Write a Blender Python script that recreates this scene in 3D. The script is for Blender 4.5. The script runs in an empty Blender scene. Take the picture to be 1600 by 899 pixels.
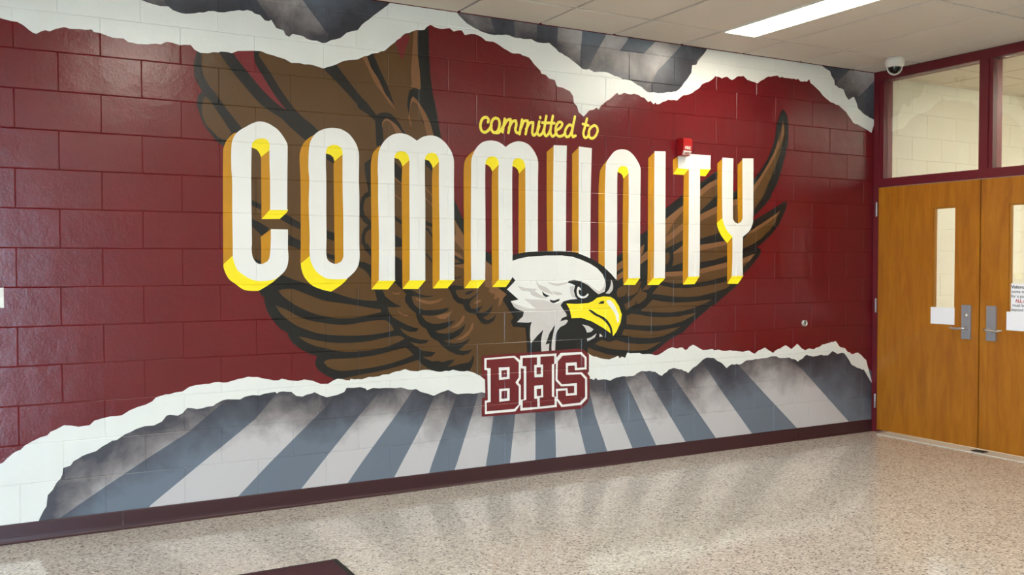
import bpy, bmesh, math, random
from mathutils import Vector, Matrix
from mathutils.geometry import tessellate_polygon

random.seed(7)
SC = bpy.context.scene
COL = SC.collection

# ------------------------------------------------------------------ camera
cam_d = bpy.data.cameras.new('camera')
cam = bpy.data.objects.new('camera', cam_d)
COL.objects.link(cam)
fwd = Vector((0.48850, 0.87216, -0.02651)).normalized()
rgt = Vector((0.87246, -0.48870, -0.00133)); rgt = (rgt - fwd * rgt.dot(fwd)).normalized()
upv = rgt.cross(fwd)
M = Matrix((rgt, upv, -fwd)).transposed().to_4x4()
M.translation = Vector((-0.0999, -5.3628, 1.4371))
cam.matrix_world = M
cam_d.sensor_width = 36.0
cam_d.lens = 1444.62 / 1600 * 36.0
cam_d.clip_start = 0.05
SC.camera = cam

# ------------------------------------------------------------------ daylight, exposure
world = bpy.data.worlds.new('sky'); SC.world = world
world.use_nodes = True
wn = world.node_tree.nodes; wl = world.node_tree.links
bg = wn['Background']
bg.inputs['Color'].default_value = (0.52, 0.72, 1.0, 1)
bg.inputs['Strength'].default_value = 11.0
SC.view_settings.view_transform = 'Standard'
SC.view_settings.look = 'None'
SC.view_settings.gamma = 1.0
SC.view_settings.use_curve_mapping = False
SC.view_settings.exposure = 1.45
LED = 12.0
LED_COL = (1.0, 0.93, 0.80, 1)

# ------------------------------------------------------------------ helpers
def lin(r, g, b):
    f = lambda c: (c / 255 / 12.92) if c / 255 <= .04045 else ((c / 255 + .055) / 1.055) ** 2.4
    return (f(r), f(g), f(b), 1)

def new_mat(name):
    m = bpy.data.materials.new(name); m.use_nodes = True
    nt = m.node_tree
    return m, nt, nt.nodes['Principled BSDF']

def node(nt, typ, **kw):
    n = nt.nodes.new(typ)
    for k, v in kw.items():
        if k.startswith('_'): setattr(n, k[1:], v)
        else:
            n.inputs[k.replace('__', ' ')].default_value = v
    return n

def ramp(nt, src, stops, interp='LINEAR'):
    r = nt.nodes.new('ShaderNodeValToRGB'); r.color_ramp.interpolation = interp
    e = r.color_ramp.elements
    while len(e) < len(stops): e.new(0.5)
    for k, (p, c) in enumerate(stops):
        e[k].position = p; e[k].color = c
    nt.links.new(src, r.inputs['Fac'])
    return r

def pos(nt):
    return nt.nodes.new('ShaderNodeNewGeometry').outputs['Position']

def plain(name, col, rough=0.5, metal=0.0, bump=0.0, bscale=200.0, spec=0.5):
    m, nt, b = new_mat(name)
    b.inputs['Base Color'].default_value = col
    b.inputs['Roughness'].default_value = rough
    b.inputs['Metallic'].default_value = metal
    b.inputs['Specular IOR Level'].default_value = spec
    if bump:
        n = node(nt, 'ShaderNodeTexNoise', Scale=bscale, Detail=3.0)
        nt.links.new(pos(nt), n.inputs['Vector'])
        u = node(nt, 'ShaderNodeBump', Strength=bump, Distance=0.002)
        nt.links.new(n.outputs['Fac'], u.inputs['Height'])
        nt.links.new(u.outputs['Normal'], b.inputs['Normal'])
    return m

def block_bump(nt, b, strength=0.35):
    p = pos(nt)
    n1 = node(nt, 'ShaderNodeTexNoise', Scale=70.0, Detail=5.0, Roughness=0.6)
    n2 = node(nt, 'ShaderNodeTexNoise', Scale=9.0, Detail=2.0)
    nt.links.new(p, n1.inputs['Vector']); nt.links.new(p, n2.inputs['Vector'])
    a = node(nt, 'ShaderNodeMath', _operation='MULTIPLY_ADD'); a.inputs[1].default_value = 2.5
    nt.links.new(n2.outputs['Fac'], a.inputs[0]); nt.links.new(n1.outputs['Fac'], a.inputs[2])
    u = node(nt, 'ShaderNodeBump', Strength=strength, Distance=0.0028)
    nt.links.new(a.outputs[0], u.inputs['Height'])
    nt.links.new(u.outputs['Normal'], b.inputs['Normal'])

def wall_paint(name, col, rough=0.30, var=0.10):
    m, nt, b = new_mat(name)
    n = node(nt, 'ShaderNodeTexNoise', Scale=5.0, Detail=4.0)
    nt.links.new(pos(nt), n.inputs['Vector'])
    lo = tuple(c * (1 - var) for c in col[:3]) + (1,); hi = tuple(min(1, c * (1 + var)) for c in col[:3]) + (1,)
    r = ramp(nt, n.outputs['Fac'], [(0.3, lo), (0.7, hi)])
    nt.links.new(r.outputs['Color'], b.inputs['Base Color'])
    b.inputs['Roughness'].default_value = rough
    block_bump(nt, b)
    return m

def cloud_paint(name, dark, mid, light):
    """hand-blended paint: dark along the torn edge, lighter away from it, cloudy brushwork"""
    m, nt, b = new_mat(name)
    at = nt.nodes.new('ShaderNodeAttribute'); at.attribute_name = 'edge'
    p = pos(nt)
    n = node(nt, 'ShaderNodeTexNoise', Scale=4.2, Detail=6.0, Roughness=0.62, Distortion=0.35)
    n2 = node(nt, 'ShaderNodeTexNoise', Scale=1.6, Detail=3.0, Roughness=0.5)
    nt.links.new(p, n.inputs['Vector']); nt.links.new(p, n2.inputs['Vector'])
    a = node(nt, 'ShaderNodeMath', _operation='MULTIPLY_ADD'); a.inputs[1].default_value = 0.8
    s = node(nt, 'ShaderNodeMath', _operation='SUBTRACT'); s.inputs[1].default_value = 0.5
    nt.links.new(n.outputs['Fac'], s.inputs[0])
    nt.links.new(s.outputs[0], a.inputs[0]); nt.links.new(at.outputs['Fac'], a.inputs[2])
    s2 = node(nt, 'ShaderNodeMath', _operation='SUBTRACT'); s2.inputs[1].default_value = 0.5
    nt.links.new(n2.outputs['Fac'], s2.inputs[0])
    a2 = node(nt, 'ShaderNodeMath', _operation='MULTIPLY_ADD'); a2.inputs[1].default_value = 0.5
    nt.links.new(s2.outputs[0], a2.inputs[0]); nt.links.new(a.outputs[0], a2.inputs[2])
    r = ramp(nt, a2.outputs[0], [(0.0, dark), (0.2, mid), (0.58, light)])
    nt.links.new(r.outputs['Color'], b.inputs['Base Color'])
    b.inputs['Roughness'].default_value = 0.36
    block_bump(nt, b, 0.3)
    return m

MAT = {
 'cream': wall_paint('mural_white_paper', lin(228, 228, 220), var=0.02),
 'white': wall_paint('mural_white', lin(233, 231, 224), var=0.02),
 'black': wall_paint('mural_black', lin(9, 9, 9), var=0.1),
 'brown': wall_paint('mural_brown', lin(84, 55, 19), var=0.06),
 'tan': wall_paint('mural_tan', lin(122, 82, 48), var=0.05),
 'orange': wall_paint('mural_orange', lin(192, 133, 4), var=0.05),
 'yellow': wall_paint('mural_yellow', lin(250, 228, 25), var=0.03),
 'yellowt': wall_paint('mural_script_yellow', lin(252, 230, 80), var=0.03),
 'maroonp': wall_paint('mural_red', lin(112, 22, 30), var=0.05),
 'maroonb': wall_paint('badge_maroon', lin(106, 19, 25), var=0.05),
 'lgrey': wall_paint('mural_light_grey', lin(205, 198, 192), var=0.03),
 'cloud': cloud_paint('mural_cloud', lin(66, 63, 69), lin(126, 119, 118), lin(194, 189, 187)),
 'slate': cloud_paint('mural_slate', lin(52, 52, 60), lin(74, 77, 86), lin(106, 115, 126)),
}
MAROON = wall_paint('maroon_block_paint', lin(103, 11, 19), rough=0.22, var=0.07)
CREAM = wall_paint('cream_block_paint', lin(226, 224, 212), rough=0.4, var=0.03)
FRAME = plain('maroon_steel_enamel', lin(104, 22, 32), 0.38, bump=0.05)
STEEL = plain('satin_nickel', lin(168, 167, 170), 0.42, metal=0.55)
CHROME = plain('polished_steel', lin(212, 208, 202), 0.25, metal=0.7)
PAPER = plain('white_paper', lin(248, 248, 250), 0.7)
INK = plain('black_ink', lin(50, 52, 50), 0.7)
REDINK = plain('red_ink', lin(196, 60, 50), 0.7)
WHITEP = plain('white_plastic', lin(226, 222, 210), 0.4)
BLACKR = plain('black_rubber', lin(30, 28, 27), 0.6, bump=0.1)
DARKDOME = plain('smoked_dome', lin(14, 13, 14), 0.08)
ALARM = plain('red_plastic', lin(166, 18, 20), 0.35)
BASE = plain('maroon_rubber_base', lin(58, 24, 29), 0.4, bump=0.08, bscale=60)
CEILM = plain('ceiling_tile_white', lin(214, 204, 190), 0.9, bump=0.25, bscale=260)
GRIDM = plain('grid_paint', lin(118, 108, 96), 0.7)

def glass_mat():
    m, nt, b = new_mat('clear_glass')
    out = nt.nodes['Material Output']; nt.nodes.remove(b)
    tr = nt.nodes.new('ShaderNodeBsdfTransparent'); tr.inputs['Color'].default_value = (0.93, 0.95, 0.93, 1)
    gl = nt.nodes.new('ShaderNodeBsdfGlossy'); gl.inputs['Roughness'].default_value = 0.02
    fr = nt.nodes.new('ShaderNodeFresnel'); fr.inputs['IOR'].default_value = 1.5
    mx = nt.nodes.new('ShaderNodeMixShader')
    nt.links.new(fr.outputs[0], mx.inputs[0]); nt.links.new(tr.outputs[0], mx.inputs[1]); nt.links.new(gl.outputs[0], mx.inputs[2])
    nt.links.new(mx.outputs[0], out.inputs['Surface'])
    return m
GLASS = glass_mat()

def emit_mat():
    m, nt, b = new_mat('led_diffuser')
    b.inputs['Base Color'].default_value = (0.9, 0.9, 0.88, 1)
    b.inputs['Emission Color'].default_value = LED_COL
    b.inputs['Emission Strength'].default_value = LED
    return m
EMIT = emit_mat()

def wood_mat():
    m, nt, b = new_mat('honey_maple_veneer')
    p = pos(nt)
    mp = node(nt, 'ShaderNodeMapping'); mp.inputs['Scale'].default_value = (7, 7, 1.1)
    nt.links.new(p, mp.inputs['Vector'])
    n = node(nt, 'ShaderNodeTexNoise', Scale=2.2, Detail=5.0, Roughness=0.6, Distortion=0.6)
    nt.links.new(mp.outputs[0], n.inputs['Vector'])
    mp2 = node(nt, 'ShaderNodeMapping'); mp2.inputs['Scale'].default_value = (160, 160, 4)
    nt.links.new(p, mp2.inputs['Vector'])
    n2 = node(nt, 'ShaderNodeTexNoise', Scale=1.0, Detail=3.0)
    nt.links.new(mp2.outputs[0], n2.inputs['Vector'])
    a = node(nt, 'ShaderNodeMath', _operation='MULTIPLY_ADD'); a.inputs[1].default_value = 0.07
    nt.links.new(n2.outputs['Fac'], a.inputs[0]); nt.links.new(n.outputs['Fac'], a.inputs[2])
    r = ramp(nt, a.outputs[0], [(0.30, lin(152, 88, 6)), (0.53, lin(169, 103, 10)), (0.80, lin(186, 121, 24))])
    nt.links.new(r.outputs['Color'], b.inputs['Base Color'])
    b.inputs['Roughness'].default_value = 0.32
    return m
WOOD = wood_mat()
WOODEDGE = plain('maple_edge', lin(176, 118, 40), 0.45)

def terrazzo_mat():
    m, nt, b = new_mat('terrazzo')
    p = pos(nt)
    nz = node(nt, 'ShaderNodeTexNoise', Scale=60.0, Detail=2.0)
    nt.links.new(p, nz.inputs['Vector'])
    mixv = nt.nodes.new('ShaderNodeMix'); mixv.data_type = 'VECTOR'; mixv.inputs['Factor'].default_value = 0.012
    nt.links.new(p, mixv.inputs[4]); nt.links.new(nz.outputs['Color'], mixv.inputs[5])
    v = node(nt, 'ShaderNodeTexVoronoi', Scale=105.0)
    nt.links.new(mixv.outputs[1], v.inputs['Vector'])
    sp = nt.nodes.new('ShaderNodeSeparateColor'); nt.links.new(v.outputs['Color'], sp.inputs[0])
    r = ramp(nt, sp.outputs[0], [(0.0, lin(112, 103, 97)), (0.10, lin(196, 186, 175)), (0.35, lin(226, 219, 209)), (0.65, lin(210, 201, 188)), (0.85, lin(246, 243, 236))], 'CONSTANT')
    v2 = node(nt, 'ShaderNodeTexVoronoi', Scale=330.0)
    nt.links.new(p, v2.inputs['Vector'])
    sp2 = nt.nodes.new('ShaderNodeSeparateColor'); nt.links.new(v2.outputs['Color'], sp2.inputs[0])
    r2 = ramp(nt, sp2.outputs[0], [(0.0, lin(130, 118, 108)), (0.2, lin(226, 219, 208)), (0.7, lin(210, 201, 189))], 'CONSTANT')
    mc = nt.nodes.new('ShaderNodeMix'); mc.data_type = 'RGBA'; mc.inputs['Factor'].default_value = 0.33
    nt.links.new(r.outputs['Color'], mc.inputs[6]); nt.links.new(r2.outputs['Color'], mc.inputs[7])
    n3 = node(nt, 'ShaderNodeTexNoise', Scale=0.9, Detail=3.0); nt.links.new(p, n3.inputs['Vector'])
    r3 = ramp(nt, n3.outputs['Fac'], [(0.35, (0.9, 0.9, 0.9, 1)), (0.65, (1, 1, 1, 1))])
    mm = nt.nodes.new('ShaderNodeMix'); mm.data_type = 'RGBA'; mm.blend_type = 'MULTIPLY'; mm.inputs['Factor'].default_value = 1.0
    nt.links.new(mc.outputs[2], mm.inputs[6]); nt.links.new(r3.outputs['Color'], mm.inputs[7])
    nt.links.new(mm.outputs[2], b.inputs['Base Color'])
    b.inputs['Roughness'].default_value = 0.10
    b.inputs['Specular IOR Level'].default_value = 0.95
    return m
TERRAZZO = terrazzo_mat()

def mat_carpet():
    m, nt, b = new_mat('ribbed_maroon_carpet')
    p = pos(nt)
    mp = node(nt, 'ShaderNodeMapping'); mp.inputs['Rotation'].default_value = (0, 0, math.radians(20))
    nt.links.new(p, mp.inputs['Vector'])
    w = node(nt, 'ShaderNodeTexWave', Scale=22.0, Distortion=1.5, Detail=1.0); w.bands_direction = 'Y'
    nt.links.new(mp.outputs[0], w.inputs['Vector'])
    r = ramp(nt, w.outputs['Fac'], [(0.2, lin(52, 22, 28)), (0.8, lin(88, 46, 54))])
    nt.links.new(r.outputs['Color'], b.inputs['Base Color'])
    u = node(nt, 'ShaderNodeBump', Strength=0.8, Distance=0.004)
    nt.links.new(w.outputs['Fac'], u.inputs['Height']); nt.links.new(u.outputs['Normal'], b.inputs['Normal'])
    b.inputs['Roughness'].default_value = 0.95
    return m
CARPET = mat_carpet()

def link(o, parent=None):
    COL.objects.link(o)
    if parent is not None: o.parent = parent
    return o

def tag(o, label=None, cat=None, group=None, kind=None):
    if label: o['label'] = label
    if cat: o['category'] = cat
    if group: o['group'] = group
    if kind: o['kind'] = kind
    return o

def empty(name, loc=(0, 0, 0), parent=None):
    o = bpy.data.objects.new(name, None); o.location = loc
    o.empty_display_size = 0.1
    return link(o, parent)

def mesh_obj(name, verts, faces, mat, parent=None, smooth=False):
    me = bpy.data.meshes.new(name); me.from_pydata([tuple(v) for v in verts], [], faces); me.update()
    if mat: me.materials.append(mat)
    if smooth:
        for p in me.polygons: p.use_smooth = True
    return link(bpy.data.objects.new(name, me), parent)

def bm_obj(name, bm, mat, parent=None, smooth=False, bevel=0.0):
    if bevel:
        bmesh.ops.bevel(bm, geom=[e for e in bm.edges if e.calc_face_angle(0) > 0.5], offset=bevel, segments=2, profile=0.5, affect='EDGES')
    bmesh.ops.recalc_face_normals(bm, faces=bm.faces)
    me = bpy.data.meshes.new(name); bm.to_mesh(me); bm.free()
    me.materials.append(mat)
    if smooth:
        for p in me.polygons: p.use_smooth = True
    return link(bpy.data.objects.new(name, me), parent)

def bx(bm, x0, x1, y0, y1, z0, z1):
    vs = [bm.verts.new((x, y, z)) for z in (z0, z1) for y in (y0, y1) for x in (x0, x1)]
    for f in ((0, 2, 3, 1), (4, 5, 7, 6), (0, 1, 5, 4), (2, 6, 7, 3), (0, 4, 6, 2), (1, 3, 7, 5)):
        bm.faces.new([vs[k] for k in f])
    return bm

def box(name, x0, x1, y0, y1, z0, z1, mat, parent=None, bevel=0.0):
    bm = bmesh.new(); bx(bm, x0, x1, y0, y1, z0, z1)
    return bm_obj(name, bm, mat, parent, bevel=bevel)

def lathe(name, prof, mat, origin, axis='Z', parent=None, seg=32):
    """profile [(radius, height)] turned about an axis through origin"""
    vs = []; fs = []
    n = len(prof)
    for k in range(seg):
        a = 2 * math.pi * k / seg
        for r, h in prof:
            c, s = r * math.cos(a), r * math.sin(a)
            v = {'Z': (c, s, h), 'Y': (c, h, s), 'X': (h, c, s)}[axis]
            vs.append((origin[0] + v[0], origin[1] + v[1], origin[2] + v[2]))
    for k in range(seg):
        for j in range(n - 1):
            a, b2 = k * n + j, ((k + 1) % seg) * n + j
            fs.append((a, b2, b2 + 1, a + 1))
    o = mesh_obj(name, vs, fs, mat, parent, smooth=True)
    bm = bmesh.new(); bm.from_mesh(o.data)
    bmesh.ops.remove_doubles(bm, verts=bm.verts, dist=1e-5)
    bmesh.ops.recalc_face_normals(bm, faces=bm.faces)
    bm.to_mesh(o.data); bm.free()
    return o

def tube(name, pts, rad, mat, parent=None, seg=10, flat=1.0):
    pts = [Vector(p) for p in pts]; rads = rad if isinstance(rad, (list, tuple)) else [rad] * len(pts)
    vs = []; fs = []
    for k, p in enumerate(pts):
        d = (pts[min(k + 1, len(pts) - 1)] - pts[max(k - 1, 0)]).normalized()
        a = d.cross(Vector((0, 0, 1)))
        if a.length < 1e-3: a = Vector((1, 0, 0))
        a.normalize(); b2 = a.cross(d).normalized()
        for j in range(seg):
            t = 2 * math.pi * j / seg
            vs.append(p + a * math.cos(t) * rads[k] + b2 * math.sin(t) * rads[k] * flat)
    for k in range(len(pts) - 1):
        for j in range(seg):
            fs.append((k * seg + j, k * seg + (j + 1) % seg, (k + 1) * seg + (j + 1) % seg, (k + 1) * seg + j))
    fs.append(tuple(range(seg))[::-1]); fs.append(tuple((len(pts) - 1) * seg + j for j in range(seg)))
    return mesh_obj(name, vs, fs, mat, parent, smooth=True)

def text_mesh(name, body, size, mat, origin, xdir, updir, parent=None, bold=0.0, align='LEFT'):
    cu = bpy.data.curves.new(name, 'FONT'); cu.body = body; cu.size = size; cu.offset = bold; cu.align_x = align
    cu.resolution_u = 3
    tmp = bpy.data.objects.new(name, cu); COL.objects.link(tmp)
    dg = bpy.context.evaluated_depsgraph_get()
    me = bpy.data.meshes.new_from_object(tmp.evaluated_get(dg))
    bpy.data.objects.remove(tmp); bpy.data.curves.remove(cu)
    X = Vector(xdir).normalized(); U = Vector(updir).normalized(); N = X.cross(U)
    mt = Matrix((X, U, N)).transposed().to_4x4(); mt.translation = Vector(origin)
    me.transform(mt)
    me.materials.clear(); me.materials.append(mat)
    me.name = name
    return link(bpy.data.objects.new(name, me), parent)

# ------------------------------------------------------------------ room numbers
XC = 6.42          # corner between mural wall and door wall
ZC = 3.038         # ceiling
XL, YB = -3.6, -8.2
BL, BH = 0.4064, 0.2032
ZJ0 = 0.0968       # joint heights = ZJ0 + k * BH
VW, VD = 0.0042, 0.0027   # half width and depth of the tooled joints

def joint_phase(course):       # course k lies between joints k-1 and k
    return 0.0 if course % 2 == PAR else 0.5
PAR = 1                        # course 13 (2.535..2.738) carries whole-number joints

# ------------------------------------------------------------------ floor, threshold, ceiling
fl = tag(box('floor', XL, XC + 0.02, YB, 0.0, -0.12, 0.0, TERRAZZO), 'speckled beige terrazzo floor', kind='structure')
fl2 = tag(box('floor', XC + 0.02, 16.0, -3.4, 0.12, -0.12, -0.002, TERRAZZO), 'terrazzo floor of the corridor behind the doors', kind='structure')
th = empty('trim_2'); tag(th, 'pale stone threshold strip under the double doors', kind='structure')
STONE = plain('pale_stone', lin(214, 206, 190), 0.3, bump=0.05)
for k in range(3):
    box('threshold_slab', XC - 0.10, XC + 0.10, -0.135 - 0.62 * (k + 1) + 0.001, -0.135 - 0.62 * k, 0.0005, 0.008, STONE, th, bevel=0.002)
box('strike_plate', XC - 0.075, XC - 0.01, -1.075, -0.977, 0.008, 0.013, BLACKR, th, bevel=0.001)

ceil = tag(box('ceiling', XL, XC + 0.12, YB, 0.0, ZC + 0.03, ZC + 0.15, GRIDM), 'suspended ceiling of white rectangular tiles', kind='structure')
XG, YG, TW, TL = 4.325, -0.445, 0.605, 1.22
light_cells = {(0, 1), (-6, 2), (0, 4), (-6, 5), (-3, 4), (-9, 3)}
def tile_mesh(w, l):
    bm = bmesh.new(); bx(bm, 0, w, 0, l, 0, 0.014)
    bmesh.ops.bevel(bm, geom=[e for e in bm.edges if all(v.co.z < 0.001 for v in e.verts)], offset=0.004, segments=1, affect='EDGES')
    me = bpy.data.meshes.new('ceiling_tile'); bm.to_mesh(me); bm.free(); me.materials.append(CEILM)
    return me
TG = 0.0105
full_tile = tile_mesh(TW - 2 * TG, TL - 2 * TG)
tile_cache = {}
def place_tile(parent, x0, x1, y0, y1):
    w, l = x1 - x0 - 2 * TG, y1 - y0 - 2 * TG
    if w < 0.02 or l < 0.02: return
    if abs(w - TW + 2 * TG) < 1e-4 and abs(l - TL + 2 * TG) < 1e-4: me = full_tile
    else:
        key = (round(w, 3), round(l, 3))
        if key not in tile_cache: tile_cache[key] = tile_mesh(w, l)
        me = tile_cache[key]
    o = bpy.data.objects.new('ceiling_tile', me); o.location = (x0 + TG, y0 + TG, ZC + random.uniform(0, 0.0012))
    link(o, parent)

def ceiling_light(x0, y1, label):
    r = empty('ceiling_light', (x0, y1, ZC))
    tag(r, label, 'light', 'recessed strip lights in the ceiling')
    w, l = 0.300, TL - 0.004
    bm = bmesh.new()
    t = 0.014
    for a in ((0, w, -l, -l + t), (0, w, -t, 0), (0, t, -l + t, -t), (w - t, w, -l + t, -t)):
        bx(bm, a[0], a[1], a[2], a[3], -0.006, 0.02)
    bm_obj('light_frame', bm, WHITEP, r)
    bm = bmesh.new(); bx(bm, t, w - t, -l + t, -t, -0.003, 0.01)
    bm_obj('diffuser', bm, EMIT, r)
    return r

for i in range(-14, 4):
    for j in range(0, 8):
        x0, x1 = XG + i * TW, XG + (i + 1) * TW
        y1 = YG - (j - 1) * TL; y0 = y1 - TL
        x0, x1 = max(x0, XL), min(x1, XC - 0.002); y0, y1 = max(y0, YB), min(y1, -0.002)
        if x1 - x0 < 0.03 or y1 - y0 < 0.03: continue
        if (i, j) in light_cells:
            place_tile(ceil, x0 + 0.304, x1, y0, y1)
        else:
            place_tile(ceil, x0, x1, y0, y1)
LBL = {(0, 1): 'bright white strip light recessed in the ceiling beside the eagle wing side of the mural',
       (-6, 2): 'recessed strip light in the ceiling over the entrance mat',
       (0, 4): 'recessed strip light at the back of the hall opposite the double doors',
       (-6, 5): 'recessed strip light at the back of the hall near the entrance glass',
       (-3, 4): 'recessed strip light in the ceiling over the middle of the hall',
       (-9, 3): 'recessed strip light in the ceiling beside the glazed entrance'}
for (i, j) in sorted(light_cells):
    ceiling_light(XG + i * TW + 0.002, YG - (j - 1) * TL - 0.002, LBL[(i, j)])

# ------------------------------------------------------------------ mural wall of painted blocks
wall_b = tag(box('wall_back', XL, XC + 0.12, 0.02, 0.20, -0.1, ZC + 0.15, MAROON), 'maroon painted concrete block wall carrying the mural', kind='structure')

def brick_mesh(w, h, mat):
    """one block: face with sloping edges down to the joint line on all four sides"""
    o = [(0, VD, 0), (w, VD, 0), (w, VD, h), (0, VD, h)]
    e = VW
    f = [(e, 0, e), (w - e, 0, e), (w - e, 0, h - e), (e, 0, h - e)]
    b = [(0, 0.02, 0), (w, 0.02, 0), (w, 0.02, h), (0, 0.02, h)]
    vs = o + f + b
    fs = [(4, 5, 6, 7), (0, 1, 5, 4), (1, 2, 6, 5), (2, 3, 7, 6), (3, 0, 4, 7), (8, 9, 1, 0), (9, 10, 2, 1), (10, 11, 3, 2), (11, 8, 0, 3)]
    me = bpy.data.meshes.new('block'); me.from_pydata(vs, [], fs); me.update(); me.materials.append(mat)
    return me

def lay_blocks(parent, xa, xb, y, zjs, phase_of, x0, mat):
    cache = {}
    for k in range(len(zjs) - 1):
        z0, z1 = zjs[k], zjs[k + 1]
        ph = phase_of(k)
        n = math.floor((xa - x0) / BL - ph) - 1
        while True:
            a = x0 + (n + ph) * BL; c = a + BL
            n += 1
            if c <= xa + 0.01: continue
            if a >= xb - 0.01: break
            a, c = max(a, xa), min(c, xb)
            key = (round(c - a, 4), round(z1 - z0, 4))
            if key not in cache: cache[key] = brick_mesh(c - a, z1 - z0, mat)
            o = bpy.data.objects.new('block', cache[key]); o.location = (a, y, z0)
            link(o, parent)

ZJ = [0.0] + [ZJ0 + k * BH for k in range(0, 15)] + [ZC + 0.02]
COURSES = list(zip(ZJ[:-1], ZJ[1:]))     # COURSES[c]
def phase(c): return 0.0 if (c % 2) == 1 else 0.5
# course with z in 2.535..2.738 is COURSES index 13 -> whole-number joints
lay_blocks(wall_b, -0.62, XC, 0.0, ZJ, phase, 0.0, MAROON)
# the blank run of the same wall outside the picture, joined
bm = bmesh.new()
for c, (z0, z1) in enumerate(COURSES):
    a = -0.62
    while a > XL:
        c0 = math.floor((a - 0.02) / BL - phase(c)) * BL + phase(c) * BL
        c0 = max(c0, XL)
        me = brick_mesh(a - c0, z1 - z0, MAROON)
        tmp = bmesh.new(); tmp.from_mesh(me); bmesh.ops.translate(tmp, verts=tmp.verts, vec=(c0, 0, z0))
        me.clear_geometry(); tmp.to_mesh(me); tmp.free(); bm.from_mesh(me); bpy.data.meshes.remove(me)
        a = c0
rest = bm_obj('block_run', bm, MAROON, wall_b); rest['kind'] = 'stuff'

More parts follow.
